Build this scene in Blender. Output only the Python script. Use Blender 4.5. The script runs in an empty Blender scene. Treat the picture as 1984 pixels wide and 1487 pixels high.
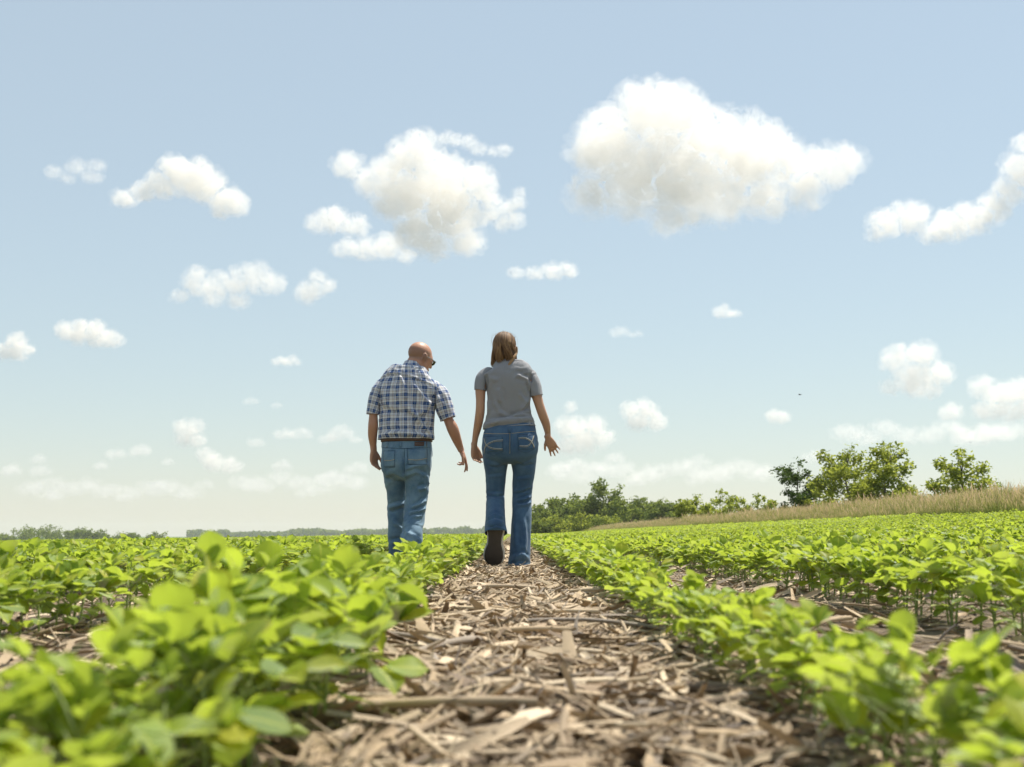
import bpy, bmesh, math, random
import numpy as np
from mathutils import Vector, Matrix, Euler
from mathutils.bvhtree import BVHTree
R = math.radians
SC = bpy.context.scene
COL = SC.collection

# ---------------------------------------------------------------- camera
CAM_H, FPX, PITCH = 0.245, 2400.0, math.atan((1035 - 743.5) / 2400.0)
cam_d = bpy.data.cameras.new('camera')
cam = bpy.data.objects.new('camera', cam_d); COL.objects.link(cam)
cam.location = (0, 0, CAM_H); cam.rotation_euler = (R(90) + PITCH, 0, 0)
cam_d.sensor_width = 36; cam_d.lens = 36 * FPX / 1984
cam_d.clip_start = 0.02; cam_d.clip_end = 90000
cam_d.dof.use_dof = True; cam_d.dof.focus_distance = 8.9; cam_d.dof.aperture_fstop = 6.0
cam_d.dof.aperture_blades = 0
SC.camera = cam

# ---------------------------------------------------------------- sky, sun, exposure
SUN_EL, SUN_AZ = R(64), R(46)          # azimuth measured from straight ahead (+Y) towards the right (+X)
w = bpy.data.worlds.new('World'); SC.world = w; w.use_nodes = True
nt = w.node_tree; nt.nodes.clear()
sky = nt.nodes.new('ShaderNodeTexSky'); sky.sky_type = 'NISHITA'; sky.sun_disc = False
sky.sun_elevation = SUN_EL; sky.sun_rotation = SUN_AZ
sky.altitude = 0; sky.air_density = 1.3; sky.dust_density = 0.2; sky.ozone_density = 1.0
bg = nt.nodes.new('ShaderNodeBackground'); bg.inputs[1].default_value = 0.085
ow = nt.nodes.new('ShaderNodeOutputWorld')
veil = nt.nodes.new('ShaderNodeBackground')                 # thin even high haze over the whole dome
veil.inputs[0].default_value = (0.345, 0.402, 0.425, 1); veil.inputs[1].default_value = 1.0
wm = nt.nodes.new('ShaderNodeMixShader'); wm.inputs[0].default_value = 0.62
nt.links.new(sky.outputs[0], bg.inputs[0]); nt.links.new(bg.outputs[0], wm.inputs[1])
nt.links.new(veil.outputs[0], wm.inputs[2]); nt.links.new(wm.outputs[0], ow.inputs[0])
sun_d = bpy.data.lights.new('sun', 'SUN'); sun_d.energy = 4.4; sun_d.angle = R(0.53)
sun_d.color = (1.0, 0.94, 0.83)
sun = bpy.data.objects.new('sun', sun_d); COL.objects.link(sun)
SUN_DIR = Vector((math.sin(SUN_AZ) * math.cos(SUN_EL), math.cos(SUN_AZ) * math.cos(SUN_EL), math.sin(SUN_EL)))
sun.rotation_euler = SUN_DIR.to_track_quat('Z', 'Y').to_euler(); sun.location = (20, 20, 60)
SC.view_settings.view_transform = 'Standard'; SC.view_settings.look = 'None'
SC.view_settings.gamma = 1; SC.view_settings.exposure = 0.73
SC.view_settings.use_curve_mapping = False
cy = SC.cycles
cy.use_denoising = True; cy.max_bounces = 12; cy.diffuse_bounces = 4; cy.glossy_bounces = 3
cy.transmission_bounces = 6; cy.volume_bounces = 10; cy.transparent_max_bounces = 48
cy.sample_clamp_indirect = 8.0; cy.use_adaptive_sampling = True; cy.adaptive_threshold = 0.02

# ---------------------------------------------------------------- helpers
RNG = np.random.default_rng(7); random.seed(7)
CP, SP = math.cos(PITCH), math.sin(PITCH)
def ray(px, py):
    u = (px - 992) / FPX; v = (743.5 - py) / FPX
    return Vector((u, CP - v * SP, SP + v * CP))
def at(px, py, Y):                      # photo pixel -> point on the plane at forward distance Y
    d = ray(px, py); t = Y / d.y
    return Vector((d.x * t, Y, CAM_H + d.z * t))
def _hash(ix, iy, iz, s):
    h = (ix * 374761393 + iy * 668265263 + iz * 2147483647 + s * 974634777) & 0xffffffff
    h = ((h ^ (h >> 13)) * 1274126177) & 0xffffffff
    return ((h ^ (h >> 16)) & 0xffffff) / float(0xffffff) * 2 - 1
def vnoise(P, seed=0):                  # smooth value noise, -1..1
    P = np.asarray(P, float); I = np.floor(P).astype(np.int64); f = P - I
    f = f * f * f * (f * (f * 6 - 15) + 10); o = 0
    for dx in (0, 1):
        for dy in (0, 1):
            for dz in (0, 1):
                wgt = (f[:, 0] if dx else 1 - f[:, 0]) * (f[:, 1] if dy else 1 - f[:, 1]) * (f[:, 2] if dz else 1 - f[:, 2])
                o = o + wgt * _hash(I[:, 0] + dx, I[:, 1] + dy, I[:, 2] + dz, seed)
    return o
def fbm(P, oct=4, seed=0, gain=0.5):
    P = np.asarray(P, float); a, s, o = 1.0, 0.0, 0.0
    for k in range(oct):
        o = o + a * vnoise(P * 2 ** k + 17.3 * k, seed + k); s += a; a *= gain
    return o / s
def link(o, parent=None):
    COL.objects.link(o)
    if parent is not None: o.parent = parent
    return o
def new_mesh(name, V, F, mat=None, smooth=True):
    me = bpy.data.meshes.new(name)
    V = np.asarray(V, np.float32).reshape(-1, 3)
    if isinstance(F, np.ndarray):
        n, k = F.shape
        me.vertices.add(len(V)); me.vertices.foreach_set('co', V.ravel())
        me.loops.add(n * k); me.loops.foreach_set('vertex_index', F.astype(np.int32).ravel())
        me.polygons.add(n); me.polygons.foreach_set('loop_start', np.arange(0, n * k, k, dtype=np.int32))
        me.update(calc_edges=True)
    else:
        me.from_pydata(V.tolist(), [], F)
    if smooth: me.polygons.foreach_set('use_smooth', np.ones(len(me.polygons), bool))
    if mat is not None: me.materials.append(mat)
    return me
def obj(name, me, parent=None, loc=None):
    o = bpy.data.objects.new(name, me); link(o, parent)
    if loc is not None: o.location = loc
    return o
def tag(o, label=None, cat=None, group=None, kind=None):
    if label: o['label'] = label
    if cat: o['category'] = cat
    if group: o['group'] = group
    if kind: o['kind'] = kind
    return o
def empty(name, loc=(0, 0, 0), rz=0):
    o = bpy.data.objects.new(name, None); link(o); o.location = loc; o.rotation_euler = (0, 0, rz)
    o.empty_display_size = 0.1
    return o
class NT:                               # tiny node-tree helper
    def __init__(s, name):
        s.m = bpy.data.materials.new(name); s.m.use_nodes = True; s.t = s.m.node_tree; s.t.nodes.clear()
        s.out = s.t.nodes.new('ShaderNodeOutputMaterial')
    def n(s, typ, **kw):
        nd = s.t.nodes.new(typ)
        for k, v in kw.items():
            if k.startswith('i_'):
                key = k[2:]; key = int(key) if key.isdigit() else key.replace('_', ' ')
                s.put(nd.inputs[key], v)
            else: setattr(nd, k, v)
        return nd
    def put(s, inp, v):
        if isinstance(v, bpy.types.NodeSocket): s.t.links.new(v, inp)
        elif isinstance(v, bpy.types.Node): s.t.links.new(v.outputs[0], inp)
        else: inp.default_value = v
    def math(s, op, a, b=None, c=None, clamp=False):
        nd = s.n('ShaderNodeMath', operation=op); nd.use_clamp = clamp
        for i, v in enumerate((a, b, c)):
            if v is not None: s.put(nd.inputs[i], v)
        return nd.outputs[0]
    def ramp(s, fac, stops, interp='LINEAR'):
        nd = s.n('ShaderNodeValToRGB'); nd.color_ramp.interpolation = interp
        el = nd.color_ramp.elements
        while len(el) < len(stops): el.new(0.5)
        for e, (p, c) in zip(el, stops): e.position = p; e.color = (*c, 1) if len(c) == 3 else c
        s.put(nd.inputs[0], fac); return nd.outputs[0]
    def mix(s, fac, a, b, mode='MIX'):
        nd = s.n('ShaderNodeMix', data_type='RGBA', blend_type=mode)
        s.put(nd.inputs[0], fac); s.put(nd.inputs[6], a); s.put(nd.inputs[7], b); return nd.outputs[2]
    def noise(s, scale, detail=4, rough=0.5, vec=None, dist=0.0):
        nd = s.n('ShaderNodeTexNoise'); nd.inputs['Scale'].default_value = scale; nd.inputs['Detail'].default_value = detail
        nd.inputs['Roughness'].default_value = rough; nd.inputs['Distortion'].default_value = dist
        if vec is not None: s.put(nd.inputs['Vector'], vec)
        return nd.outputs[0]
    def coord(s, which='Object'): return s.n('ShaderNodeTexCoord').outputs[which]
    def mapping(s, vec, scale=(1, 1, 1), rot=(0, 0, 0), loc=(0, 0, 0)):
        nd = s.n('ShaderNodeMapping'); s.put(nd.inputs[0], vec); nd.inputs['Scale'].default_value = scale
        nd.inputs['Rotation'].default_value = rot; nd.inputs['Location'].default_value = loc; return nd.outputs[0]
    def bump(s, h, strength=0.5, dist=0.01):
        nd = s.n('ShaderNodeBump'); s.put(nd.inputs['Height'], h); nd.inputs['Strength'].default_value = strength
        nd.inputs['Distance'].default_value = dist; return nd.outputs[0]
    def principled(s, color, rough=0.6, normal=None, **kw):
        nd = s.n('ShaderNodeBsdfPrincipled'); s.put(nd.inputs['Base Color'], color); s.put(nd.inputs['Roughness'], rough)
        if normal is not None: s.put(nd.inputs['Normal'], normal)
        for k, v in kw.items(): s.put(nd.inputs[k.replace('_', ' ')], v)
        return nd.outputs[0]
    def surf(s, x): s.put(s.out.inputs['Surface'], x); return s.m
    def vol(s, x): s.put(s.out.inputs['Volume'], x); return s.m
def c4(r, g, b): return (r, g, b, 1)
def remesh(V, F, voxel, smooth_it=4):   # union of closed shells -> one continuous surface
    me = new_mesh('tmp', V, F); o = bpy.data.objects.new('tmp', me); ts = bpy.data.scenes.new('tmp'); ts.collection.objects.link(o)
    md = o.modifiers.new('r', 'REMESH'); md.mode = 'VOXEL'; md.voxel_size = voxel; md.adaptivity = 0
    if smooth_it:
        ms = o.modifiers.new('s', 'SMOOTH'); ms.iterations = smooth_it; ms.factor = 0.5
    ts.view_layers[0].update(); dg = ts.view_layers[0].depsgraph; ev = o.evaluated_get(dg); m2 = ev.to_mesh()
    V2 = np.empty(len(m2.vertices) * 3, np.float32); m2.vertices.foreach_get('co', V2); V2 = V2.reshape(-1, 3).astype(float)
    F2 = np.empty(len(m2.loops), np.int32); m2.loops.foreach_get('vertex_index', F2)
    F2 = F2.reshape(-1, 4)
    ev.to_mesh_clear(); bpy.data.scenes.remove(ts); bpy.data.objects.remove(o); bpy.data.meshes.remove(me)
    return V2, F2
def vnormals(V, F):
    if F.shape[1] == 4: n = np.cross(V[F[:, 2]] - V[F[:, 0]], V[F[:, 3]] - V[F[:, 1]])
    else: n = np.cross(V[F[:, 1]] - V[F[:, 0]], V[F[:, 2]] - V[F[:, 0]])
    N = np.zeros_like(V)
    for k in range(F.shape[1]): np.add.at(N, F[:, k], n)
    return N / np.maximum(np.linalg.norm(N, axis=1, keepdims=True), 1e-12)
_bm = bmesh.new(); bmesh.ops.create_icosphere(_bm, subdivisions=3, radius=1)
ICO_V = np.array([v.co[:] for v in _bm.verts]); ICO_F = np.array([[v.index for v in f.verts] for f in _bm.faces]); _bm.free()
class Shell:                            # gathers closed triangle/quad shells for remesh (all faces kept as lists)
    def __init__(s): s.V, s.F, s.n = [], [], 0
    def add(s, V, F):
        V = np.asarray(V, float); s.V.append(V); s.F += [[i + s.n for i in f] for f in (F.tolist() if isinstance(F, np.ndarray) else F)]
        s.n += len(V); return s
    def ball(s, c, r, rot=None):
        V = ICO_V * np.asarray(r, float)
        if rot is not None: V = V @ np.array(rot).T
        return s.add(V + np.asarray(c, float), ICO_F)
    def arrays(s): return np.concatenate(s.V), s.F
# ---------------------------------------------------------------- terrain
def ground_z(x, y, bumps=True):
    x = np.asarray(x, float); y = np.asarray(y, float)
    r = np.clip((x - 1.0) / 11.0, 0, 1.25); z = 0.61 * r ** 1.5
    far = np.clip(x - 15, 0, 400); z = z + 0.022 * np.minimum(far, 25)
    z = z - 0.014 * np.clip(-x - 1, 0, 420)
    z = z - 0.35 * np.clip((y - 90) / 200, 0, 1) ** 2 * (x < 14)
    if bumps:
        n = fbm(np.stack([x * 1.1, y * 1.1, 0 * x], -1).reshape(-1, 3), 2, 5).reshape(x.shape) * 0.012
        n = n + fbm(np.stack([x * 9, y * 9, 0 * x], -1).reshape(-1, 3), 3, 9).reshape(x.shape) * 0.008
        z = z + n * (y < 60)
    return z
def gz(x, y): return float(ground_z(np.array([x]), np.array([y]))[0])
def spaced(lo, hi, n, k):
    u = np.linspace(-1, 1, n); s = np.sinh(u * k) / math.sinh(k)
    return np.where(s < 0, -s * lo, s * hi)
gx = spaced(-2900, 2900, 261, 9.2); gy = -12 + 3000 * (np.expm1(np.linspace(0, 1, 300) * 6.9) / math.expm1(6.9))
GX, GY = np.meshgrid(gx, gy); GZ = ground_z(GX, GY)
nx = len(gx); ii = (np.arange(len(gy) - 1)[:, None] * nx + np.arange(nx - 1)).ravel()
t = NT('field_soil')
pos = t.n('ShaderNodeNewGeometry').outputs['Position']
n1 = t.noise(22, 6, 0.65, pos); n2 = t.noise(90, 4, 0.6, t.mapping(pos, (0.35, 1, 1))); n3 = t.noise(3, 3, 0.5, pos)
soil = t.ramp(n1, [(0.3, (0.02, 0.014, 0.010)), (0.55, (0.055, 0.038, 0.026)), (0.75, (0.11, 0.08, 0.055))])
straw = t.ramp(n2, [(0.35, (0.05, 0.035, 0.022)), (0.55, (0.26, 0.19, 0.115)), (0.72, (0.40, 0.31, 0.20))])
near = t.mix(t.ramp(n3, [(0.35, (0.35,) * 3), (0.6, (0.75,) * 3)]), soil, straw)
green = t.ramp(t.noise(1.4, 5, 0.7, pos), [(0.3, (0.05, 0.09, 0.015)), (0.7, (0.13, 0.20, 0.03))])
sx = t.n('ShaderNodeSeparateXYZ', i_0=pos)
farm = t.n('ShaderNodeMapRange', i_0=sx.outputs[1], i_1=150.0, i_2=240.0).outputs[0]
bare = t.n('ShaderNodeMapRange', i_0=sx.outputs[0], i_1=12.0, i_2=12.6).outputs[0]
colr = t.mix(t.math('MAXIMUM', farm, bare), near, green)
soil_m = t.surf(t.principled(colr, 0.95, t.bump(t.math('ADD', n1, n2), 0.9, 0.02)))
tag(obj('ground', new_mesh('ground', np.stack([GX, GY, GZ], -1), np.stack([ii, ii + 1, ii + nx + 1, ii + nx], -1), soil_m)), kind='structure')

# ---------------------------------------------------------------- soybean plants
def leaf_mat(name, dark, light, trans, rough=0.5):
    t = NT(name)
    a = t.n('ShaderNodeAttribute', attribute_name='tint').outputs['Fac']
    ob = t.n('ShaderNodeObjectInfo').outputs['Random']
    r = t.math('FRACT', t.math('ADD', a, ob))
    r2 = t.math('FRACT', t.math('MULTIPLY', r, 7.31))
    co = t.coord('Object')
    vein = t.noise(60, 3, 0.6, co)
    base = t.mix(r, c4(*dark), c4(*light))
    base = t.mix(t.ramp(r2, [(0.72, (0, 0, 0)), (1.0, (0.8,) * 3)]), base, c4(light[0] * 1.9, light[1] * 1.25, light[2]))
    base = t.mix(t.math('MULTIPLY', vein, 0.55), base, c4(dark[0] * .6, dark[1] * .7, dark[2] * .6))
    uv = t.n('ShaderNodeUVMap'); rib = t.n('ShaderNodeSeparateXYZ', i_0=uv)
    u = t.math('ABSOLUTE', t.math('SUBTRACT', rib.outputs[0], 0.5))
    ribm = t.math('LESS_THAN', u, 0.03)
    sv = t.math('FRACT', t.math('MULTIPLY', t.math('SUBTRACT', rib.outputs[1], t.math('MULTIPLY', u, 0.7)), 7.0))
    svm = t.math('MULTIPLY', t.math('LESS_THAN', sv, 0.09), 0.5)
    veinm = t.math('MAXIMUM', ribm, svm)
    base = t.mix(t.math('MULTIPLY', veinm, 0.8), base, c4(light[0] * 1.7, light[1] * 1.3, light[2] * 2))
    back = t.n('ShaderNodeNewGeometry').outputs['Backfacing']
    base2 = t.mix(t.math('MULTIPLY', back, 0.55), base, c4(0.17, 0.24, 0.10))
    tr = t.mix(r, c4(*[q * 0.68 for q in trans]), c4(*trans)); tr = t.mix(t.math('MULTIPLY', vein, .3), tr, c4(trans[0] * .55, trans[1] * .7, trans[2]))
    tr = t.mix(t.math('MULTIPLY', veinm, 0.4), tr, c4(trans[0] * .5, trans[1] * .6, trans[2] * .5))
    d = t.n('ShaderNodeBsdfDiffuse', i_0=base2); tn = t.n('ShaderNodeBsdfTranslucent', i_0=tr)
    m1 = t.n('ShaderNodeMixShader', i_0=0.5, i_1=d, i_2=tn)
    g = t.n('ShaderNodeBsdfGlossy'); g.inputs['Roughness'].default_value = rough; g.inputs['Color'].default_value = c4(0.9, 0.95, 1.0)
    fr = t.n('ShaderNodeFresnel'); fr.inputs['IOR'].default_value = 1.38
    m2 = t.n('ShaderNodeMixShader', i_0=t.math('MULTIPLY', fr, 0.28), i_1=m1, i_2=g)
    return t.surf(m2)
soy_m = leaf_mat('soybean_leaf', (0.12, 0.20, 0.024), (0.32, 0.41, 0.04), (0.69, 0.82, 0.07))
t = NT('soybean_stem'); stem_m = t.surf(t.principled(t.mix(t.noise(30, 3, 0.5, t.coord()), c4(0.16, 0.23, 0.05), c4(0.26, 0.30, 0.09)), 0.6))

def leaflet_verts(L, W, cup, droop, wave, rg, n=6, half=2):
    V, UV = [], []
    for i in range(n + 1):
        s = i / n
        wd = W * 0.5 * max(0.0, 1 - abs(2 * s ** .84 - 1) ** 2.15) ** .5
        yy = L * s; zz = -droop * L * s * s
        for j in range(-half, half + 1):
            q = j / half
            V.append((q * wd, yy + abs(q) * wd * 0.05, zz + cup * abs(q) ** 1.3 * wd + wave * W * math.sin(5 * s + 2 * q) * abs(q)))
            UV.append((0.5 + 0.5 * q, s))
    k = 2 * half + 1; F = []
    for i in range(n):
        for j in range(k - 1): a = i * k + j; F.append((a, a + 1, a + k + 1, a + k))
    return np.array(V), np.array(F), np.array(UV)
def tube(path, rad, sides=6, cap=True):
    P = np.asarray(path, float); n = len(P); rad = np.broadcast_to(np.asarray(rad, float), (n,))
    T = np.gradient(P, axis=0); T /= np.maximum(np.linalg.norm(T, axis=1, keepdims=True), 1e-9)
    up = np.array([0, 0, 1.0]) if abs(T[0, 2]) < 0.9 else np.array([1.0, 0, 0]); V = []
    for i in range(n):
        a = np.cross(T[i], up); a /= max(np.linalg.norm(a), 1e-9); b = np.cross(a, T[i]); up = b
        th = np.arange(sides) / sides * 2 * math.pi
        V.append(P[i] + rad[i] * (np.cos(th)[:, None] * a + np.sin(th)[:, None] * b))
    F = [[i * sides + j, i * sides + (j + 1) % sides, (i + 1) * sides + (j + 1) % sides, (i + 1) * sides + j] for i in range(n - 1) for j in range(sides)]
    V = np.concatenate(V)
    if cap: F += [list(range(sides))[::-1], [(n - 1) * sides + j for j in range(sides)]]
    return V, F
def rot_to(yaw, pitch, roll):
    return np.array((Euler((0, 0, yaw)).to_matrix() @ Euler((pitch, 0, 0)).to_matrix() @ Euler((0, roll, 0)).to_matrix()))
def finish_leaf_mesh(name, parts):      # parts: (V, F(list), UV or None, tint) -> mesh with tint attribute and UVs, mat 0 leaf, mat 1 stem
    V, F, MI, TI, UV, n = [], [], [], [], [], 0
    for (v, f, uv, ti) in parts:
        f = f.tolist() if isinstance(f, np.ndarray) else f
        V.append(v); F += [[i + n for i in q] for q in f]; MI += [0 if uv is not None else 1] * len(f)
        TI += [ti] * len(v); UV.append(uv if uv is not None else np.zeros((len(v), 2))); n += len(v)
    me = new_mesh(name, np.concatenate(V), F); me.materials.append(soy_m); me.materials.append(stem_m)
    me.polygons.foreach_set('material_index', np.array(MI, np.int32))
    at_ = me.attributes.new('tint', 'FLOAT', 'POINT'); at_.data.foreach_set('value', np.array(TI, np.float32))
    ul = me.uv_layers.new(name='UVMap'); li = np.empty(len(me.loops), np.int32); me.loops.foreach_get('vertex_index', li)
    ul.data.foreach_set('uv', np.concatenate(UV)[li].astype(np.float32).ravel())
    return me
def soy_variant(seed):
    rg = np.random.default_rng(seed); H = rg.uniform(0.105, 0.14)
    lean = rg.uniform(-0.12, 0.12, 2)
    def sp(z): return np.array([lean[0] * z + 0.02 * lean[1] * math.sin(z * 20), lean[1] * z, z])
    stem = tube([sp(z) for z in np.linspace(-0.01, H, 7)], np.linspace(0.0032, 0.0016, 7), 6)
    leaves = []; yaw = rg.uniform(0, 6.28); z = 0.045; k = 0
    nodes = [('uni', 0.045)]
    zz = 0.05
    while zz < H + 0.001: nodes.append(('tri', zz)); zz += rg.uniform(0.009, 0.014)
    nodes.append(('top', H))
    for kind, z in nodes:
        yaw += math.pi + rg.uniform(-0.5, 0.5); up = z / H
        if kind == 'uni':
            for sgn in (0, math.pi):
                d = np.array([math.cos(yaw + sgn), math.sin(yaw + sgn), 0.5]); p0 = sp(z); p1 = p0 + d * 0.018
                pet = tube([p0, p1], [0.0011, 0.0009], 5)
                v, f, uv = leaflet_verts(rg.uniform(.035, .045), rg.uniform(.03, .036), .15, .25, .03, rg)
                M = rot_to(yaw + sgn - math.pi / 2, rg.uniform(-.5, .4), rg.uniform(-.3, .3))
                leaves.append((pet, [(v @ M.T + p1, f, uv, rg.random())]))
            continue
        if kind == 'top': Lp, el, sc_ = 0.018, 1.35, 0.55
        else: Lp, el, sc_ = rg.uniform(0.045, 0.075) * (1.05 - 0.25 * abs(up - 0.6)), rg.uniform(0.35, 1.1), rg.uniform(0.8, 1.12)
        if kind == 'tri' and z > H - 0.02: sc_ *= 0.85
        d = np.array([math.cos(yaw) * math.cos(el), math.sin(yaw) * math.cos(el), math.sin(el)]); p0 = sp(z)
        p1 = p0 + d * Lp * 0.5 + np.array([0, 0, 0.004]); p2 = p0 + d * Lp
        pet = tube([p0, p1, p2, p2 + d * 0.006], [0.0013, 0.0011, 0.001, 0.0008], 5)
        lf = []; tilt = (rg.uniform(.25, 1.35) if rg.random() < .72 else rg.uniform(-.4, .3)) if kind == 'tri' else rg.uniform(0.8, 1.3)
        for q, a in enumerate((0, rg.uniform(1.0, 1.45), -rg.uniform(1.0, 1.45))):
            L = (rg.uniform(.042, .058) if q == 0 else rg.uniform(.036, .050)) * sc_; W = L * rg.uniform(.74, .95)
            if kind == 'top': W *= 0.6
            v, f, uv = leaflet_verts(L, W, rg.uniform(-.1, .6), rg.uniform(-.05, .5), rg.uniform(.0, .11), rg)
            M = rot_to(yaw - math.pi / 2 + a, tilt + rg.uniform(-.35, .35) if q == 0 else tilt * 0.85 + rg.uniform(-.35, .5), rg.uniform(-.35, .35))
            base = p2 + d * (0.010 if q == 0 else 0.002)
            lf.append((v @ M.T + base, f, uv, rg.random()))
        leaves.append((pet, lf))
    return stem, leaves
NVAR = 9; SOY = []
for s in range(NVAR):
    stem, leaves = soy_variant(100 + s)
    e = {'stem': new_mesh('stem', stem[0], stem[1], stem_m), 'petiole': [], 'leaflet': [], 'leaf': []}
    allp = [(stem[0], stem[1], None, 0.)]
    for pet, lf in leaves:
        e['petiole'].append(new_mesh('leaf', pet[0], pet[1], stem_m))
        e['leaflet'].append([finish_leaf_mesh('leaflet', [x]) for x in lf])
        e['leaf'].append(finish_leaf_mesh('leaf', [(pet[0], pet[1], None, 0.)] + lf))
        allp += [(pet[0], pet[1], None, 0.)] + lf
    e['all'] = finish_leaf_mesh('soybean_plant', allp); SOY.append(e)
def soy_clump(seed, n, length):         # a stretch of row far off: coarse leaves
    rg = np.random.default_rng(seed); parts = []
    for i in range(n):
        x, y, z = rg.normal(0, 0.055), rg.uniform(-length / 2, length / 2), rg.uniform(0.04, 0.25) ** 0.8 * 0.62
        L = rg.uniform(.05, .068); v, f, uv = leaflet_verts(L, L * .8, .3, .3, 0, rg, 2, 1)
        M = rot_to(rg.uniform(0, 6.28), rg.uniform(-.4, 1.3), rg.uniform(-.4, .4)); parts.append((v @ M.T + (x, y, z), f, uv, rg.random()))
    return finish_leaf_mesh('soybean_row', parts)
CLUMPS = [soy_clump(300 + i, 85, 0.42) for i in range(4)]

def scatter(name, protos, P, rotz, scale, idx, tilt=None):      # ONE stuff object: geometry-node instances on points
    n = len(P); me = bpy.data.meshes.new(name); me.vertices.add(n); me.vertices.foreach_set('co', np.asarray(P, np.float32).ravel())
    rot = np.zeros((n, 3), np.float32); rot[:, 2] = rotz
    if tilt is not None: rot[:, :2] = tilt
    a = me.attributes.new('rot', 'FLOAT_VECTOR', 'POINT'); a.data.foreach_set('vector', rot.ravel())
    sc_ = np.asarray(scale, np.float32); sc_ = np.repeat(sc_[:, None], 3, 1) if sc_.ndim == 1 else sc_
    a = me.attributes.new('scl', 'FLOAT_VECTOR', 'POINT'); a.data.foreach_set('vector', sc_.ravel())
    a = me.attributes.new('idx', 'INT', 'POINT'); a.data.foreach_set('value', np.asarray(idx, np.int32))
    o = obj(name, me)
    g = bpy.data.node_groups.new(name, 'GeometryNodeTree')
    g.interface.new_socket('Geometry', in_out='INPUT', socket_type='NodeSocketGeometry'); g.interface.new_socket('Geometry', in_out='OUTPUT', socket_type='NodeSocketGeometry')
    N = g.nodes; gi = N.new('NodeGroupInput'); go = N.new('NodeGroupOutput')
    ci = N.new('GeometryNodeGeometryToInstance')
    for pr in reversed(protos):
        oi = N.new('GeometryNodeObjectInfo'); oi.inputs['Object'].default_value = pr; oi.inputs['As Instance'].default_value = True
        g.links.new(oi.outputs['Geometry'], ci.inputs[0])
    ip = N.new('GeometryNodeInstanceOnPoints'); ip.inputs['Pick Instance'].default_value = True
    def attr(nm, ty):
        q = N.new('GeometryNodeInputNamedAttribute'); q.data_type = ty; q.inputs[0].default_value = nm; return q.outputs[0]
    g.links.new(gi.outputs[0], ip.inputs['Points']); g.links.new(ci.outputs[0], ip.inputs['Instance'])
    g.links.new(attr('idx', 'INT'), ip.inputs['Instance Index']); g.links.new(attr('scl', 'FLOAT_VECTOR'), ip.inputs['Scale'])
    e2r = N.new('FunctionNodeEulerToRotation'); g.links.new(attr('rot', 'FLOAT_VECTOR'), e2r.inputs[0]); g.links.new(e2r.outputs[0], ip.inputs['Rotation'])
    g.links.new(ip.outputs[0], go.inputs[0])
    md = o.modifiers.new('scatter', 'NODES'); md.node_group = g
    tag(o, kind='stuff')
    return o
def proto(name, me): return bpy.data.objects.new(name, me)      # mesh source only, not part of the scene

ROWS = [0.38 + 0.76 * k for k in range(-80, 16)]
plants = []                             # x, y, z, yaw, scale, variant
for rx in ROWS:
    y = 0.62
    while y < 36:
        y += RNG.uniform(0.038, 0.095) if y < 14 else RNG.uniform(0.07, 0.15)
        if abs(rx) > 0.47 * y + 2.0 or (rx > 12.0): continue
        x = rx + RNG.normal(0, 0.016)
        if abs(rx) < 0.5 and y < 0.86: continue
        hs = 1.0
        if rx < 0 and abs(rx) < .5: hs = 0.95; x += RNG.uniform(-.02, .15) if y < 2.2 else RNG.uniform(-.01, .04); y -= .03 if y < 2.2 else 0
        elif 0 < rx < .5: hs = 0.80 + 0.15 * min(1, max(0, (y - 2.5) / 4))
        plants.append((x, y, 0, RNG.uniform(0, 6.28), RNG.uniform(0.80, 1.14) * (1.15 if y > 3 and RNG.random() < .04 else 1) * hs * (0.8 + 0.2 * min(1, max(0, (y - .9) / .4))), RNG.integers(NVAR)))
plants = np.array(plants); plants[:, 2] = ground_z(plants[:, 0], plants[:, 1])
vis = np.abs(plants[:, 0]) < 0.415 * plants[:, 1] + 0.10
key = np.where(vis, plants[:, 1] + 0.25 * np.abs(plants[:, 0]), 1e9)
order = np.argsort(key)
solo = order[:300]; rest = np.ones(len(plants), bool); rest[solo] = False
WHICH = {-1: 'lining the bare path on the plaid-shirted walker\'s side', 0: 'lining the bare path on the walnut-tree side',
         -2: 'one row back from the path, plaid-shirted walker\'s side', 1: 'one row back from the path, walnut-tree side'}
for k in solo:
    x, y, z, yaw, s, v = plants[k]; e = SOY[int(v)]
    ri = int(round((x - 0.38) / 0.76))
    r = empty('soybean_plant', (x, y, z), yaw); r.scale = (s * 1.1, s * 1.1, s)
    place = WHICH.get(ri, 'in a row well away from the bare path')
    tag(r, ('tall' if s > 1.05 else 'small' if s < .85 else 'young') + ' green soybean plant ' + place, 'plant', 'young soybean plants ' + place)
    obj('stem', e['stem'], r)
    for pet, lfs, lf in zip(e['petiole'], e['leaflet'], e['leaf']):
        if y < 2.3:
            p = obj('leaf', pet, r)
            for q in lfs: obj('leaflet', q, p)
        else: obj('leaf', lf, r)
pr = plants[rest]
scatter('soybean_rows', [proto('soybean_plant_source', e['all']) for e in SOY], pr[:, :3], pr[:, 3], np.stack([pr[:, 4] * 1.1, pr[:, 4] * 1.1, pr[:, 4]], -1), pr[:, 5])
cl = []
for rx in ROWS + [0.38 + 0.76 * k for k in range(-150, -80)]:
    if rx > 12.2: continue
    y = 36.0
    while y < 230:
        y += 0.40 if y < 110 else 0.8
        if abs(rx) > 0.44 * y + 2.0: continue
        cl.append((rx + RNG.normal(0, .015), y, 0, RNG.choice((0, math.pi)), 1.0 if y < 110 else 1.0, RNG.integers(4), 1.0 if y < 110 else 1.9, RNG.uniform(.9, 1.15)))
cl = np.array(cl); cl[:, 2] = ground_z(cl[:, 0], cl[:, 1], False)
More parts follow.
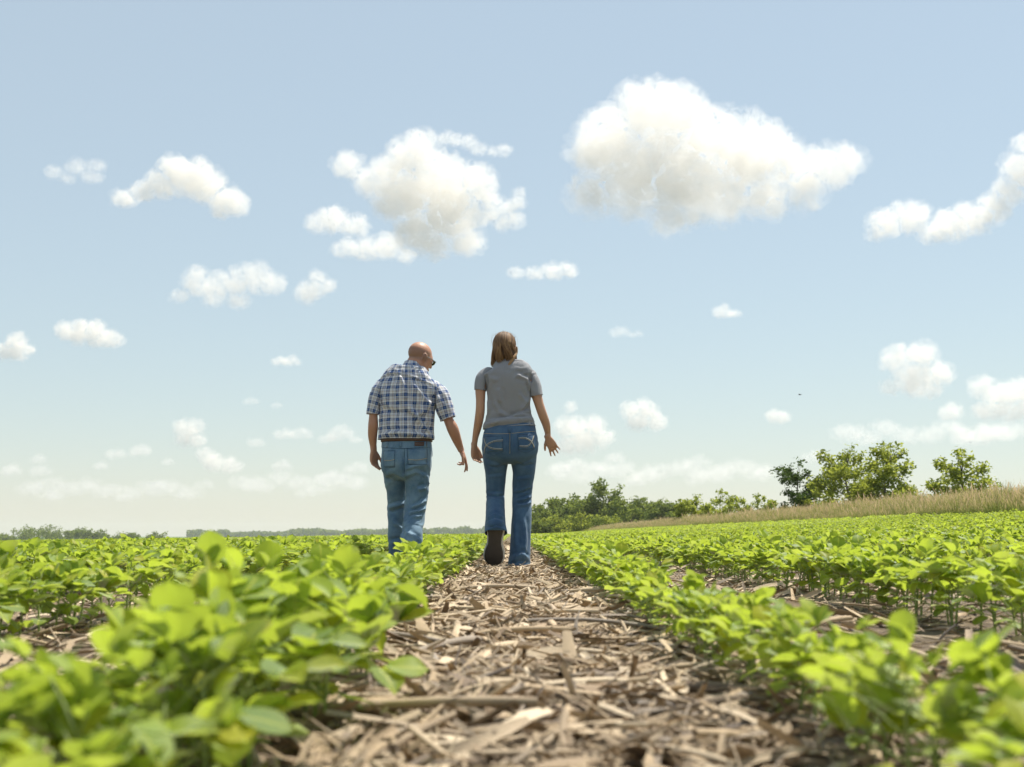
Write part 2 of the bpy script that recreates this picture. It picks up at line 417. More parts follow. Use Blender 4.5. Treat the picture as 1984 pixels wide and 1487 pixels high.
scatter('soybean_rows_beyond', [proto('soybean_row_source', m) for m in CLUMPS], cl[:, :3], cl[:, 3], np.stack([cl[:, 4], cl[:, 6], cl[:, 7]], -1), cl[:, 5])
# ---------------------------------------------------------------- corn residue: dry stalks, husks and leaf shreds between the rows
def straw_mat(name, cols, rough=0.8):
    t = NT(name); ob = t.n('ShaderNodeObjectInfo').outputs['Random']
    a = t.n('ShaderNodeAttribute', attribute_name='tint').outputs['Fac']
    r = t.math('FRACT', t.math('ADD', ob, a))
    base = t.ramp(r, [(i / (len(cols) - 1), c) for i, c in enumerate(cols)])
    uv = t.n('ShaderNodeUVMap').outputs[0]
    fib = t.noise(1.0, 4, 0.6, t.mapping(uv, (60, 5, 1)))
    blot = t.noise(25, 3, 0.6, t.coord())
    c = t.mix(t.ramp(fib, [(0.35, (0.0,) * 3), (0.65, (0.55,) * 3)]), base, t.mix(0.5, base, c4(0.06, 0.045, 0.03)))
    c = t.mix(t.ramp(blot, [(0.6, (0,) * 3), (0.72, (0.6,) * 3)]), c, c4(0.09, 0.065, 0.045))
    return t.surf(t.principled(c, rough, t.bump(fib, 0.6, 0.002)))
straw_m = straw_mat('dry_corn_residue', [(0.13, 0.10, 0.08), (0.46, 0.34, 0.21), (0.70, 0.55, 0.37), (0.30, 0.21, 0.13), (0.74, 0.60, 0.42), (0.54, 0.40, 0.25), (0.27, 0.23, 0.195), (0.62, 0.46, 0.29), (0.17, 0.12, 0.08)])
def straw_mesh(name, V, F, UV, tint=0.0):
    me = new_mesh(name, V, F, straw_m)
    ul = me.uv_layers.new(name='UVMap'); li = np.empty(len(me.loops), np.int32); me.loops.foreach_get('vertex_index', li)
    ul.data.foreach_set('uv', np.asarray(UV)[li].astype(np.float32).ravel())
    a = me.attributes.new('tint', 'FLOAT', 'POINT'); a.data.foreach_set('value', np.broadcast_to(np.asarray(tint, np.float32), (len(V),)).copy())
    return me
def stalk_geo(rg, L, r):                # round cane with nodes, bent a little, torn ends
    n, sd = 6, 7; xs = np.linspace(-L / 2, L / 2, n); bend = rg.uniform(-.08, .08) * L; bz = rg.uniform(0, .05) * L
    V, UV = [], []
    nodek = rg.integers(1, n - 1); flat = rg.uniform(.55, 1)
    for i, x in enumerate(xs):
        rr = r * (1.22 if i == nodek else 1) * (1 - .15 * i / n)
        for j in range(sd):
            th = 2 * math.pi * j / sd; jag = rg.uniform(-.6, .6) * r * 1.6 if i in (0, n - 1) else 0
            V.append((x + jag, bend * math.cos(x / L * 3) + rr * math.cos(th), r * flat + bz * math.cos(x / L * 3) + rr * flat * math.sin(th))); UV.append((j / sd, i / n))
    F = [[i * sd + j, i * sd + (j + 1) % sd, (i + 1) * sd + (j + 1) % sd, (i + 1) * sd + j] for i in range(n - 1) for j in range(sd)]
    return np.array(V), np.array(F), np.array(UV)
def shred_geo(rg, L, W):                # husk or blade shred: curled, twisted strip
    n = 5; V, UV = [], []; tw = rg.uniform(-1.2, 1.2); cv = rg.uniform(-.25, .35) * L; sd = rg.uniform(-.25, .25) * L; cup = rg.uniform(-.5, .8)
    for i in range(n):
        s = i / (n - 1) - .5; w = W * .5 * (1 - 1.5 * abs(s) ** 2.2) * rg.uniform(.8, 1.1); a = tw * s
        for q in (-1, 0, 1):
            oy, oz = q * w, cup * abs(q) * w
            V.append((s * L, sd * s * s + oy * math.cos(a) - oz * math.sin(a), .006 + cv * (.25 - s * s) + oy * math.sin(a) + oz * math.cos(a))); UV.append((.5 + .5 * q, s + .5))
    F = [[i * 3 + j, i * 3 + j + 1, (i + 1) * 3 + j + 1, (i + 1) * 3 + j] for i in range(n - 1) for j in range(2)]
    return np.array(V), np.array(F), np.array(UV)
rg = np.random.default_rng(21)
STALKS = [straw_mesh('corn_stalk', *stalk_geo(rg, 1.0, rg.uniform(.022, .036))) for _ in range(8)]
SHREDS = [straw_mesh('corn_husk_shred', *shred_geo(rg, 1.0, rg.uniform(.05, .17))) for _ in range(10)]
big = []
for k in range(300):
    stalk = k < 110
    y = 0.95 + 4.3 * rg.random() ** 1.5; hw = min(.36, .415 * y + .05)
    x = rg.uniform(-hw, hw)
    big.append((stalk, x, y))
for (stalk, x, y) in [(1, -.09, 2.86), (1, -.17, 2.2), (1, .10, 3.1), (1, .19, 2.9), (1, -.02, 2.45)]: big[rg.integers(0, 110)] = (True, x, y)
named = 0
for stalk, x, y in big:
    if stalk:
        o = obj('corn_stalk', STALKS[rg.integers(8)]); L = rg.uniform(.10, .36)
        tag(o, ('long' if L > .26 else 'short broken' if L < .17 else 'middling') + ' dry tan corn stalk piece lying on the bare path between the soybean rows', 'stalk', 'dry corn stalk pieces on the path')
        o.rotation_euler = (rg.uniform(0, 6.28), rg.uniform(-.12, .12), rg.normal(0, .6) if rg.random() < .6 else rg.uniform(0, 6.28)); s = L
        o.scale = (L, L * rg.uniform(.75, 1.35) * (.2 / L) ** .6, 0); o.scale.z = o.scale.y
        o.rotation_euler.x = rg.uniform(-.3, .3)
    else:
        o = obj('corn_husk_shred', SHREDS[rg.integers(10)]); L = rg.uniform(.08, .27)
        tag(o, ('large' if L > .18 else 'small' if L < .11 else 'middling') + ' curled dry corn husk shred lying on the bare path between the soybean rows', 'husk', 'dry corn husk shreds on the path')
        o.rotation_euler = (rg.uniform(-.5, .5), rg.uniform(-.25, .25), rg.uniform(0, 6.28)); o.scale = (L, L * rg.uniform(.7, 1.5), L)
    o.location = (x, y, gz(x, y) + rg.uniform(-.004, .022))
# everything smaller and farther: one mass
def mass(name, n, draw, lmin, lmax, thin=False):
    Vs, Fs, Us, Ts, k = [], [], [], [], 0
    bank = [shred_geo(rg, 1, rg.uniform(.02, .06)) if thin else shred_geo(rg, 1, rg.uniform(.04, .16)) if rg.random() < .72 else stalk_geo(rg, 1, rg.uniform(.015, .04)) for _ in range(40)]
    for _ in range(n):
        V, F, U = bank[rg.integers(40)]; x, y = draw(); L = rg.uniform(lmin, lmax) * rg.uniform(.5, 1)
        M = np.array(Euler((rg.uniform(-.9, .9), rg.normal(0, .28), rg.uniform(0, 6.28))).to_matrix()) * L
        Vs.append(V @ M.T + (x, y, 0)); Fs.append(F + k); Us.append(U); Ts.append(np.full(len(V), rg.random())); k += len(V)
        Vs[-1][:, 2] += rg.uniform(-.006, .02)
    V = np.concatenate(Vs); cen = np.concatenate([np.repeat(v[:, :2].mean(0)[None], len(v), 0) for v in Vs]); V[:, 2] += ground_z(cen[:, 0], cen[:, 1])
    o = obj(name, straw_mesh(name, V, np.concatenate(Fs), np.concatenate(Us), np.concatenate(Ts))); tag(o, kind='stuff')
    return o
def d_path():
    y = .8 + 11 * rg.random() ** 1.6; return rg.normal(0, .22) if rg.random() < .7 else rg.uniform(-.45, .45), y
def d_gaps():
    y = .85 + 11 * rg.random() ** 1.5; g = rg.choice([-2, -1, -1, 1, 1, 2, 3]); return .76 * g + rg.uniform(-.4, .4), y
def d_far():
    y = 9 + 25 * rg.random() ** 1.4; return rg.uniform(-.42, .42) + rg.choice([0, 0, 0, -.76, .76]), y
mass('corn_residue', 13000, d_path, .04, .18); mass('corn_residue_slivers', 13000, d_path, .03, .17, True); mass('corn_residue_between_rows', 10000, d_gaps, .05, .22); mass('corn_residue_beyond', 2500, d_far, .08, .30)
# ---------------------------------------------------------------- wild grass along the field edge
def grass_tuft(seed, nb, h):
    rg = np.random.default_rng(seed); V, F, T, n = [], [], [], 0
    for b in range(nb):
        a, l = rg.uniform(0, 6.28), h * rg.uniform(.45, 1.05); bx, by = rg.normal(0, .10, 2); lean = rg.uniform(.05, .5); wv = rg.uniform(.004, .008)
        ca, sa = math.cos(a), math.sin(a); head = rg.random() < .45; k = 5
        for i in range(k):
            s = i / (k - 1); p = np.array([bx + ca * lean * l * s * s, by + sa * lean * l * s * s, l * (s - .12 * lean * s * s)])
            ww = wv * (1 - .75 * s)
            if head: ww = wv * .45 if s < .7 else wv * 1.7 * (1 - .5 * abs(s - .85) / .15)
            V += [p + (-sa * ww, ca * ww, 0), p - (-sa * ww, ca * ww, 0)]; T += [s * l / h * (1 if head else .62)] * 2
        F += [[n + 2 * i, n + 2 * i + 1, n + 2 * i + 3, n + 2 * i + 2] for i in range(k - 1)]; n += 2 * k
    me = new_mesh('grass_tuft', np.array(V), np.array(F), grass_m, False)
    at_ = me.attributes.new('tint', 'FLOAT', 'POINT'); at_.data.foreach_set('value', np.array(T, np.float32)); return me
t = NT('wild_grass'); a = t.n('ShaderNodeAttribute', attribute_name='tint').outputs['Fac']; ob = t.n('ShaderNodeObjectInfo').outputs['Random']
gc = t.ramp(a, [(0.0, (0.11, 0.17, 0.03)), (0.5, (0.24, 0.30, 0.055)), (0.7, (0.50, 0.41, 0.17)), (0.85, (0.62, 0.45, 0.28))])
gc = t.mix(t.math('MULTIPLY', ob, 0.28), gc, c4(0.52, 0.42, 0.27))
grass_m = t.surf(t.n('ShaderNodeMixShader', i_0=0.4, i_1=t.n('ShaderNodeBsdfDiffuse', i_0=gc), i_2=t.n('ShaderNodeBsdfTranslucent', i_0=gc)))
TUFT = [proto('grass_tuft_source', grass_tuft(500 + i, 26, 0.8)) for i in range(6)]
G = []
for _ in range(26000):
    y = 14 + 250 * RNG.random() ** 1.7; x = 12.45 + 4.6 * RNG.random() ** 1.1
    if x > 0.46 * y + 3: continue
    G.append((x, y))
G = np.array(G); sc_ = 1.0 * RNG.uniform(.6, 1.1, len(G)) * np.where(RNG.random(len(G)) < .06, 1.3, 1) * (1 + .25 * fbm(np.stack([G[:, 0] * .7, G[:, 1] * .35, 0 * G[:, 0]], -1), 2, 3)) * np.clip(.55 + (G[:, 0] - 12.4) * .35, .55, 1)
scatter('wild_grass', TUFT, np.stack([G[:, 0], G[:, 1], ground_z(G[:, 0], G[:, 1], False) - .01], -1), RNG.uniform(0, 6.28, len(G)), sc_, RNG.integers(0, 6, len(G)))

# ---------------------------------------------------------------- trees and bushes
def tree_leaf_mat(name, d, l, tr):
    t = NT(name); a = t.n('ShaderNodeAttribute', attribute_name='tint').outputs['Fac']
    n = t.noise(0.9, 2, 0.5, t.coord()); c = t.mix(t.math('ADD', t.math('MULTIPLY', a, .6), t.math('MULTIPLY', n, .4)), c4(*d), c4(*l))
    return t.surf(t.n('ShaderNodeMixShader', i_0=0.38, i_1=t.n('ShaderNodeBsdfDiffuse', i_0=c), i_2=t.n('ShaderNodeBsdfTranslucent', i_0=t.mix(a, c4(*[q * .7 for q in tr]), c4(*tr)))))
walnut_m = tree_leaf_mat('walnut_leaves', (0.10, 0.135, 0.035), (0.25, 0.285, 0.07), (0.62, 0.68, 0.10))
darkleaf_m = tree_leaf_mat('dark_leaves', (0.035, 0.06, 0.022), (0.075, 0.11, 0.035), (0.13, 0.2, 0.04))
wood_m = tree_leaf_mat('woodland_leaves', (0.065, 0.095, 0.03), (0.16, 0.20, 0.055), (0.34, 0.41, 0.07))
t = NT('bark'); bark_m = t.surf(t.principled(t.mix(t.noise(9, 4, .6, t.mapping(t.coord(), (1, 1, .2))), c4(.07, .055, .04), c4(.19, .16, .125)), .9))
def make_tree(name, label, cat, loc, H, Wd, n_leaf, leaf, mat, seed, group=None, base=0.12, droop=0.0, loose=0.35, ragged=0.3, limbs=9):
    rg = np.random.default_rng(seed); root = empty(name, loc)
    tag(root, label, cat, group)
    wood = Shell(); tips = []
    trunk = [np.array([rg.normal(0, .03) * H * s, rg.normal(0, .03) * H * s, H * .82 * s - .15 * (s == 0)]) for s in np.linspace(0, 1, 6)]
    r0 = max(.022 * H, .03)
    wood.add(*tube(trunk, np.linspace(r0, r0 * .25, 6), 7))
    ncl = limbs * 4; gold = 2.399963
    for i in range(limbs):
        s = base + (0.95 - base) * (i + .5) / limbs; p0 = trunk[0] + (trunk[-1] - trunk[0]) * s; a = i * gold + rg.uniform(-.4, .4)
        prof = (math.sin(math.pi * min(1, (.18 + .82 * s)) ** .8) * .9 + .25) * rg.uniform(1 - ragged, 1 + ragged)
        Lr = Wd * .5 * min(prof, 1.15); el = .25 + .8 * s + rg.uniform(-.15, .2)
        p1 = p0 + np.array([math.cos(a) * Lr, math.sin(a) * Lr, Lr * math.tan(min(el, 1.1)) * .55 + droop])
        mid = (p0 + p1) / 2 + rg.normal(0, .06 * Lr, 3)
        rb = r0 * (.5 - .3 * s); wood.add(*tube([p0, mid, p1], [rb, rb * .6, rb * .2], 5))
        tips.append((p1, Lr * .38)); tips.append((mid, Lr * .42))
        for k in range(3):
            b = a + rg.uniform(-1.2, 1.2); ll = Lr * rg.uniform(.3, .6); q0 = p0 + (p1 - p0) * rg.uniform(.4, .95)
            q1 = q0 + np.array([math.cos(b) * ll, math.sin(b) * ll, ll * rg.uniform(-.1, .9)]); wood.add(*tube([q0, q1], [rb * .4, rb * .12], 4)); tips.append((q1, ll * .55))
    for k in range(3):
        q1 = trunk[-1] + np.array([rg.normal(0, .10 * Wd), rg.normal(0, .10 * Wd), H * rg.uniform(.05, .2)]); wood.add(*tube([trunk[-2], q1], [r0 * .3, r0 * .08], 4)); tips.append((q1, Wd * .09))
    V, F = wood.arrays(); obj('trunk', new_mesh('trunk', V, F, bark_m), root)
    wts = np.array([max(q[1], .02) ** 2 for q in tips]); wts /= wts.sum()
    pick = rg.choice(len(tips), n_leaf, p=wts); C = np.array([q[0] for q in tips])[pick]; S = np.array([q[1] for q in tips])[pick]
    d = rg.normal(0, 1, (n_leaf, 3)); d /= np.linalg.norm(d, axis=1, keepdims=True); rad = rg.random(n_leaf) ** .5
    P = C + d * (S * rad)[:, None] * (1, 1, .8); P += rg.normal(0, leaf * loose, (n_leaf, 3)); P[:, 2] = np.maximum(P[:, 2], .15 + .1 * rg.random(n_leaf))
    ax = rg.normal(0, 1, (n_leaf, 3)); ax[:, 2] = ax[:, 2] * .5 - .15; ax /= np.linalg.norm(ax, axis=1, keepdims=True)
    sd = np.cross(ax, rg.normal(0, 1, (n_leaf, 3))); sd /= np.linalg.norm(sd, axis=1, keepdims=True); nn = np.cross(ax, sd)
    L = leaf * rg.uniform(.6, 1.3, n_leaf)[:, None]
    V = np.stack([P - ax * L * .5, P + sd * L * .27 + nn * L * .07, P + ax * L * .55 - nn * L * .06, P - sd * L * .27 + nn * L * .07], 1).reshape(-1, 3)
    me = new_mesh('crown', V, np.arange(n_leaf * 4).reshape(-1, 4), mat, False)
    A = me.attributes.new('tint', 'FLOAT', 'POINT'); A.data.foreach_set('value', np.repeat(rg.random(n_leaf), 4).astype(np.float32))
    obj('crown', me, root)
    return root
def ground_at(px, Y): x = (px - 992) / FPX * Y / CP; return (x, Y, gz(x, Y) - .02)
def tree_px(name, label, cat, px, top, w, Y, leaf, n, mat, seed, **kw):
    b = ground_at(px, Y); H = at(px, top, Y).z - b[2]
    return make_tree(name, label, cat, b, H, w / FPX * Y, n, leaf, mat, seed, **kw)
tree_px('walnut_tree', 'dark slender young walnut tree with a bare-looking spike top at the grass edge', 'tree', 1540, 890, 74, 70, .19, 3200, darkleaf_m, 1, base=.1, loose=.5, ragged=.5, limbs=10)
tree_px('walnut_tree', 'low rounded bush leaning against the dark slender walnut tree', 'bush', 1580, 942, 60, 68, .2, 1500, walnut_m, 2, base=.05, limbs=8)
tree_px('walnut_tree', 'yellow-green walnut tree crowding against the tallest walnut', 'tree', 1638, 864, 92, 62, .19, 4600, walnut_m, 3, base=.08, loose=.5, ragged=.5, limbs=12)
tree_px('walnut_tree', 'tallest spreading walnut tree at the grass edge', 'tree', 1708, 856, 90, 60, .19, 5200, walnut_m, 14, base=.06, loose=.5, ragged=.45, limbs=14)
tree_px('walnut_tree', 'lone bushy walnut tree standing apart behind the tall seeding grass', 'tree', 1856, 872, 82, 50, .17, 3400, walnut_m, 5, base=.08, loose=.55, ragged=.5, limbs=12)
tree_px('sapling', 'low green sapling between the tallest walnut and the lone one', 'bush', 1775, 955, 28, 55, .17, 700, walnut_m, 6, base=.05, limbs=7)
tree_px('sapling', 'tiny leafy sapling poking from seeding grass by the lone walnut', 'bush', 1916, 930, 36, 47, .14, 260, walnut_m, 7, base=.05, limbs=6)
for i, (px, top, w_) in enumerate([(1318, 968, 34), (1348, 962, 40), (1390, 950, 50), (1425, 968, 46), (1462, 958, 46), (1484, 972, 30), (1370, 978, 40)]):
    tree_px('hedge_bush', 'sunlit olive-green bush of the broken hedge behind the brown grass', 'bush', px, top, w_, 105 + 5 * (i % 3), .26, 1300, walnut_m, 40 + i, group='bushes of the broken hedge', base=.04, limbs=9, ragged=.5)
LINE = [(1036, 1000, 40), (1060, 985, 46), (1085, 968, 50), (1110, 962, 46), (1135, 972, 44), (1205, 982, 50), (1235, 976, 48), (1262, 975, 44), (1290, 976, 40), (1185, 992, 40)]
for i, (px, top, w_) in enumerate(LINE):
    tree_px('woodland_tree', 'dark green rounded tree in the leafy wood beyond the field end', 'tree', px, top, w_ * 1.5, 240 + 9 * (i % 4), .62, 3400, wood_m, 60 + i, group='trees of the wood beyond the field', base=.05, limbs=10, ragged=.25)
tree_px('woodland_tree', 'tallest tree of the leafy wood, its crown rising over the rest', 'tree', 1163, 938, 84, 235, .6, 4600, wood_m, 75, base=.1, limbs=13, ragged=.3)
for i, (px, top, w_) in enumerate([(1046, 1012, 26), (1072, 1000, 30), (1100, 1005, 30), (1125, 996, 30), (1150, 1008, 30), (1178, 1008, 26), (1055, 1020, 18)]):
    tree_px('woodland_bush', 'small bush along the foot of the leafy wood', 'bush', px, top, w_ * 1.35, 205 + 5 * (i % 3), .4, 1400, walnut_m if i % 2 else wood_m, 80 + i, group='bushes at the foot of the wood', base=.04, limbs=8)
# far hedgerows
LEFT = [(5, 1040, 14, 700), (28, 1043, 22, 820), (68, 1036, 34, 800), (95, 1033, 44, 790), (122, 1040, 30, 810), (160, 1031, 26, 780), (178, 1032, 26, 790), (198, 1040, 26, 800), (225, 1046, 26, 820), (262, 1042, 22, 830), (310, 1045, 24, 820)]
for i, (px, top, w_, Y) in enumerate(LEFT):
    tree_px('distant_tree', 'hazy blue-green tree of the distant farm grove on the horizon', 'tree', px, top, w_ * 1.3, Y, 1.3, 1100, wood_m, 120 + i, group='distant farm grove trees', base=.03, limbs=9)
V = []; NB = 8000
xs = RNG.uniform(372, 965, NB); Yd = 2200 + RNG.uniform(0, 80, len(xs))
hgt = 11 + 6 * fbm(np.stack([xs / 22, xs * 0, xs * 0], -1), 3, 4)
X = (xs - 992) / FPX * Yd / CP; zb = ground_z(X, Yd, False); P = np.stack([X, Yd, zb + hgt * RNG.random(len(xs)) ** .7], -1)
d1 = RNG.normal(0, 1, (len(xs), 3)) * 1.7; d2 = RNG.normal(0, 1, (len(xs), 3)) * 1.7
V = np.stack([P - d1, P - d2, P + d1, P + d2], 1).reshape(-1, 3)
me = new_mesh('distant_woods', V, np.arange(len(V)).reshape(-1, 4), wood_m, False)
tag(obj('distant_woods', me), kind='stuff')
# a bird far off in the sky
bp = at(1550, 765, 130.0); b = Shell(); b.ball((0, 0, 0), (.05, .14, .05)); b.ball((0, .15, .02), (.035, .05, .035)); b.ball((0, -.17, 0), (.04, .09, .012))
bird = empty('bird', bp, .9); t = NT('bird_plumage'); bird_m = t.surf(t.principled(t.mix(t.noise(40, 2, .5, t.coord()), c4(.01, .01, .012), c4(.03, .03, .035)), .6))
V, F = b.arrays(); obj('body', new_mesh('body', V, F, bird_m), bird); tag(bird, 'tiny dark bird flying far off above the field', 'bird')
for sgn in (-1, 1):
    W = np.array([(0, .07, .03), (.14, .10, .07), (.30, .02, .05), (.16, -.05, .06), (0, -.06, .03)]) * (sgn, 1, 1); W = np.concatenate([W, W - (0, 0, .008)])
    obj('wing', new_mesh('wing', W, [[0, 1, 2, 3, 4], [9, 8, 7, 6, 5]] + [[i, i + 5, (i + 1) % 5 + 5, (i + 1) % 5] for i in range(5)], bird_m, False), bird)
# ---------------------------------------------------------------- people
def loft(rings, sides=20, ex=2.0, lat=(1, 0, 0)):
    C = np.array([list(r[0]) for r in rings], float); n = len(C); T = np.gradient(C, axis=0); V = []
    for i, r in enumerate(rings):
        t_ = T[i] / max(np.linalg.norm(T[i]), 1e-9); l = np.array(lat, float); l = l - l.dot(t_) * t_; l /= np.linalg.norm(l); d = np.cross(t_, l)
        for j in range(sides):
            th = 2 * math.pi * j / sides; c, s = math.cos(th), math.sin(th)
            V.append(C[i] + l * r[1] * math.copysign(abs(c) ** (2 / ex), c) + d * r[2] * math.copysign(abs(s) ** (2 / ex), s))
    F = [[i * sides + j, i * sides + (j + 1) % sides, (i + 1) * sides + (j + 1) % sides, (i + 1) * sides + j] for i in range(n - 1) for j in range(sides)]
    F += [list(range(sides))[::-1], [(n - 1) * sides + j for j in range(sides)]]
    return np.array(V), F
def smooth_path(rings, k=4):            # Catmull-Rom resample of rings (c, a, b)
    A = np.array([list(r[0]) + [r[1], r[2]] for r in rings]); out = []
    for i in range(len(A) - 1):
        p0, p1, p2, p3 = A[max(i - 1, 0)], A[i], A[i + 1], A[min(i + 2, len(A) - 1)]
        for q in range(k):
            s = q / k; out.append(.5 * ((2 * p1) + (p2 - p0) * s + (2 * p0 - 5 * p1 + 4 * p2 - p3) * s * s + (3 * p1 - p0 - 3 * p2 + p3) * s ** 3))
    out.append(A[-1]); return [(o[:3], o[3], o[4]) for o in out]
def nrm(v): v = np.asarray(v, float); return v / np.linalg.norm(v)
def hand(sh, wrist, d, pn, th, k=1.0, curl=(.35, .5, .35), splay=.08, thumb_out=.6, curls=None):
    d = nrm(d); pn = np.asarray(pn, float); pn = nrm(pn - pn.dot(d) * d); s = nrm(np.cross(pn, d)); s = s if s.dot(th) > 0 else -s
    w = np.asarray(wrist, float)
    def ring(t_, a, b, off=0): return (w + d * t_ * k + s * off * k, a * k, b * k)
    V, F = loft([ring(-.03, .026, .019), ring(0, .028, .019), ring(.03, .037, .018), ring(.06, .042, .016), ring(.088, .041, .013)], 14, 2.4, s); sh.add(V, F)
    names = [(.031, .072, .0088), (.0105, .080, .009), (-.0105, .074, .0086), (-.030, .058, .0078)]
    for i, (off, L, r) in enumerate(names):
        a = splay * (1.5 - i) ; cu = curls[i] if curls else curl
        p = w + d * (.085 - .004 * abs(i - 1)) * k + s * off * k; dirv = nrm(d * math.cos(a) + s * math.sin(a)); pts = [p - dirv * .012 * k]; ang = 0
        pts.append(p)
        for seg, c in zip((.45, .31, .24), cu):
            ang += c; dd = dirv * math.cos(ang) + pn * math.sin(ang); p = p + dd * L * seg * k; pts.append(p)
        rr = np.array([1.0, 1.08, 1.0, .92, .78]) * r * k; sh.add(*tube(pts, rr, 10))
        for q, rq in zip(pts[1:], rr[1:]): sh.ball(q, (rq,) * 3)
    p = w + d * .018 * k + s * .026 * k; dv = nrm(d * math.cos(thumb_out) + s * math.sin(thumb_out) + pn * .35); pts = [p, p + dv * .036 * k]
    dv2 = nrm(dv * .8 + d * .5 + pn * .15); pts += [pts[-1] + dv2 * .030 * k]; pts += [pts[-1] + nrm(dv2 + d * .2) * .024 * k]
    rr = np.array([.014, .0115, .0105, .0085]) * k; sh.add(*tube(pts, rr, 10))
    for q, rq in zip(pts, rr): sh.ball(q, (rq,) * 3)
def head_shell(sh, c, Rm, k=1.0):
    Rm = np.array(Rm)
    def e(p, r, rot=None):
        M = Rm if rot is None else Rm @ np.array(rot)
        sh.ball(np.asarray(c) + Rm @ (np.array(p) * k), np.array(r) * k, M)
    e((0, -.012, .028), (.077, .097, .086)); e((0, .03, -.005), (.070, .075, .085)); e((0, .035, -.045), (.060, .060, .070)); e((0, .066, -.095), (.030, .026, .022))
    e((0, .104, -.022), (.012, .020, .022)); e((0, .112, -.034), (.014, .013, .010)); e((0, .090, .012), (.050, .014, .010)); e((0, .094, -.064), (.025, .011, .006)); e((0, .092, -.074), (.022, .011, .007))
    e((.03, .075, -.03), (.025, .022, .022)); e((-.03, .075, -.03), (.025, .022, .022)); e((0, .02, -.095), (.050, .050, .028))
    for s in (-1, 1):
        rt = Euler((-.15, 0, s * -.35)).to_matrix(); e((s * .082, -.008, -.010), (.008, .022, .035), rt); e((s * .080, .002, -.036), (.008, .011, .015), rt)
        e((s * .090, -.020, .002), (.006, .013, .026), rt)
def bisect(V, F, planes):               # open the garment at its hems; planes: (point, outward normal, radius)
    bm = bmesh.new(); vs = [bm.verts.new(v) for v in V]
    for f in F: bm.faces.new([vs[i] for i in f])
    for (p, n, rad) in planes:
        p = Vector(p); n = Vector(n).normalized(); bm.verts.ensure_lookup_table()
        fs = [f for f in bm.faces if (f.calc_center_median() - p).length < rad]
        g = list({v for f in fs for v in f.verts}) + list({e for f in fs for e in f.edges}) + fs
        bmesh.ops.bisect_plane(bm, geom=g, plane_co=p, plane_no=n, dist=1e-5, clear_outer=True)
    bmesh.ops.delete(bm, geom=[v for v in bm.verts if not v.link_faces], context='VERTS')
    bmesh.ops.triangulate(bm, faces=[f for f in bm.faces if len(f.verts) > 4])
    bm.verts.index_update(); V2 = np.array([v.co[:] for v in bm.verts]); F2 = [[v.index for v in f.verts] for f in bm.faces]; bm.free()
    return V2, F2
def crease(V, N, folds, loc, Yp):       # raised and sunken cloth folds along polylines given in photo pixels (seen side only)
    facing = np.clip(-N[:, 1] * 1.6 + .25, 0, 1); out = np.zeros(len(V))
    for pts, wd, amp in folds:
        P = [np.array(at(x, y, Yp))[[0, 2]] - np.array(loc)[[0, 2]] for x, y in pts]; w_ = wd * 1.4 / FPX * Yp; best = np.full(len(V), 1e9); side = np.zeros(len(V)); al = np.zeros(len(V))
        tot = sum(np.linalg.norm(b - a) for a, b in zip(P[:-1], P[1:])); run = 0
        for a, b in zip(P[:-1], P[1:]):
            ab = b - a; L = np.linalg.norm(ab); q = V[:, [0, 2]] - a; t_ = np.clip(q @ ab / L ** 2, 0, 1); dv = q - t_[:, None] * ab; dd = np.linalg.norm(dv, axis=1); m = dd < best
            best[m] = dd[m]; side[m] = ((ab[0] * q[:, 1] - ab[1] * q[:, 0]) / L)[m]; al[m] = (run + t_ * L)[m] / tot; run += L
        end = np.clip(np.minimum(al, 1 - al) * 5 + .15, 0, 1)
        out += facing * end * amp * 1.9 * (np.exp(-(best / w_) ** 2) - .55 * np.exp(-((side - 1.5 * w_) / w_) ** 2) * (best < 3.2 * w_))
    return V + N * out[:, None]
def garment(name, shells, voxel, mat, parent, planes, folds, Yp, noise_amp=.004, noise_scale=(9, 9, 5), seed=0, attr=None, thick=.004, sm=3, ridge=(.005, 7, 7, 11)):
    V, F = remesh(*shells.arrays(), voxel, sm); N = vnormals(V, F)
    n = fbm(V * np.array(noise_scale), 3, seed); wq = np.stack([fbm(V * 5, 2, seed + 40 + q) for q in range(3)], -1) * .9
    rd = np.clip(1 - 3.2 * np.abs(vnoise(V * np.array(ridge[1:]) + wq * 2.2, seed + 9)), -.4, 1) * np.clip(.5 + 1.6 * fbm(V * 4, 2, seed + 70), 0, 1)
    V = V + N * (n * noise_amp + rd * ridge[0])[:, None]; N = vnormals(V, F)
    V = crease(V, N, folds, parent.location, Yp)
    bv = BVHTree.FromPolygons([tuple(v) for v in V], F.tolist())
    V, F = bisect(V, F, planes)
    me = new_mesh(name, V, F, mat)
    if attr is not None:
        a = me.attributes.new('cloth', 'FLOAT_VECTOR', 'POINT'); a.data.foreach_set('vector', attr(V).astype(np.float32).ravel())
    o = obj(name, me, parent); md = o.modifiers.new('thickness', 'SOLIDIFY'); md.thickness = thick; md.offset = -1
    return o, bv
def on_surface(bv, x, z, lift=.002):
    h = bv.ray_cast(Vector((x, -2, z)), Vector((0, 1, 0)))
    return None if h[0] is None else h[0] + Vector((0, -lift, 0))
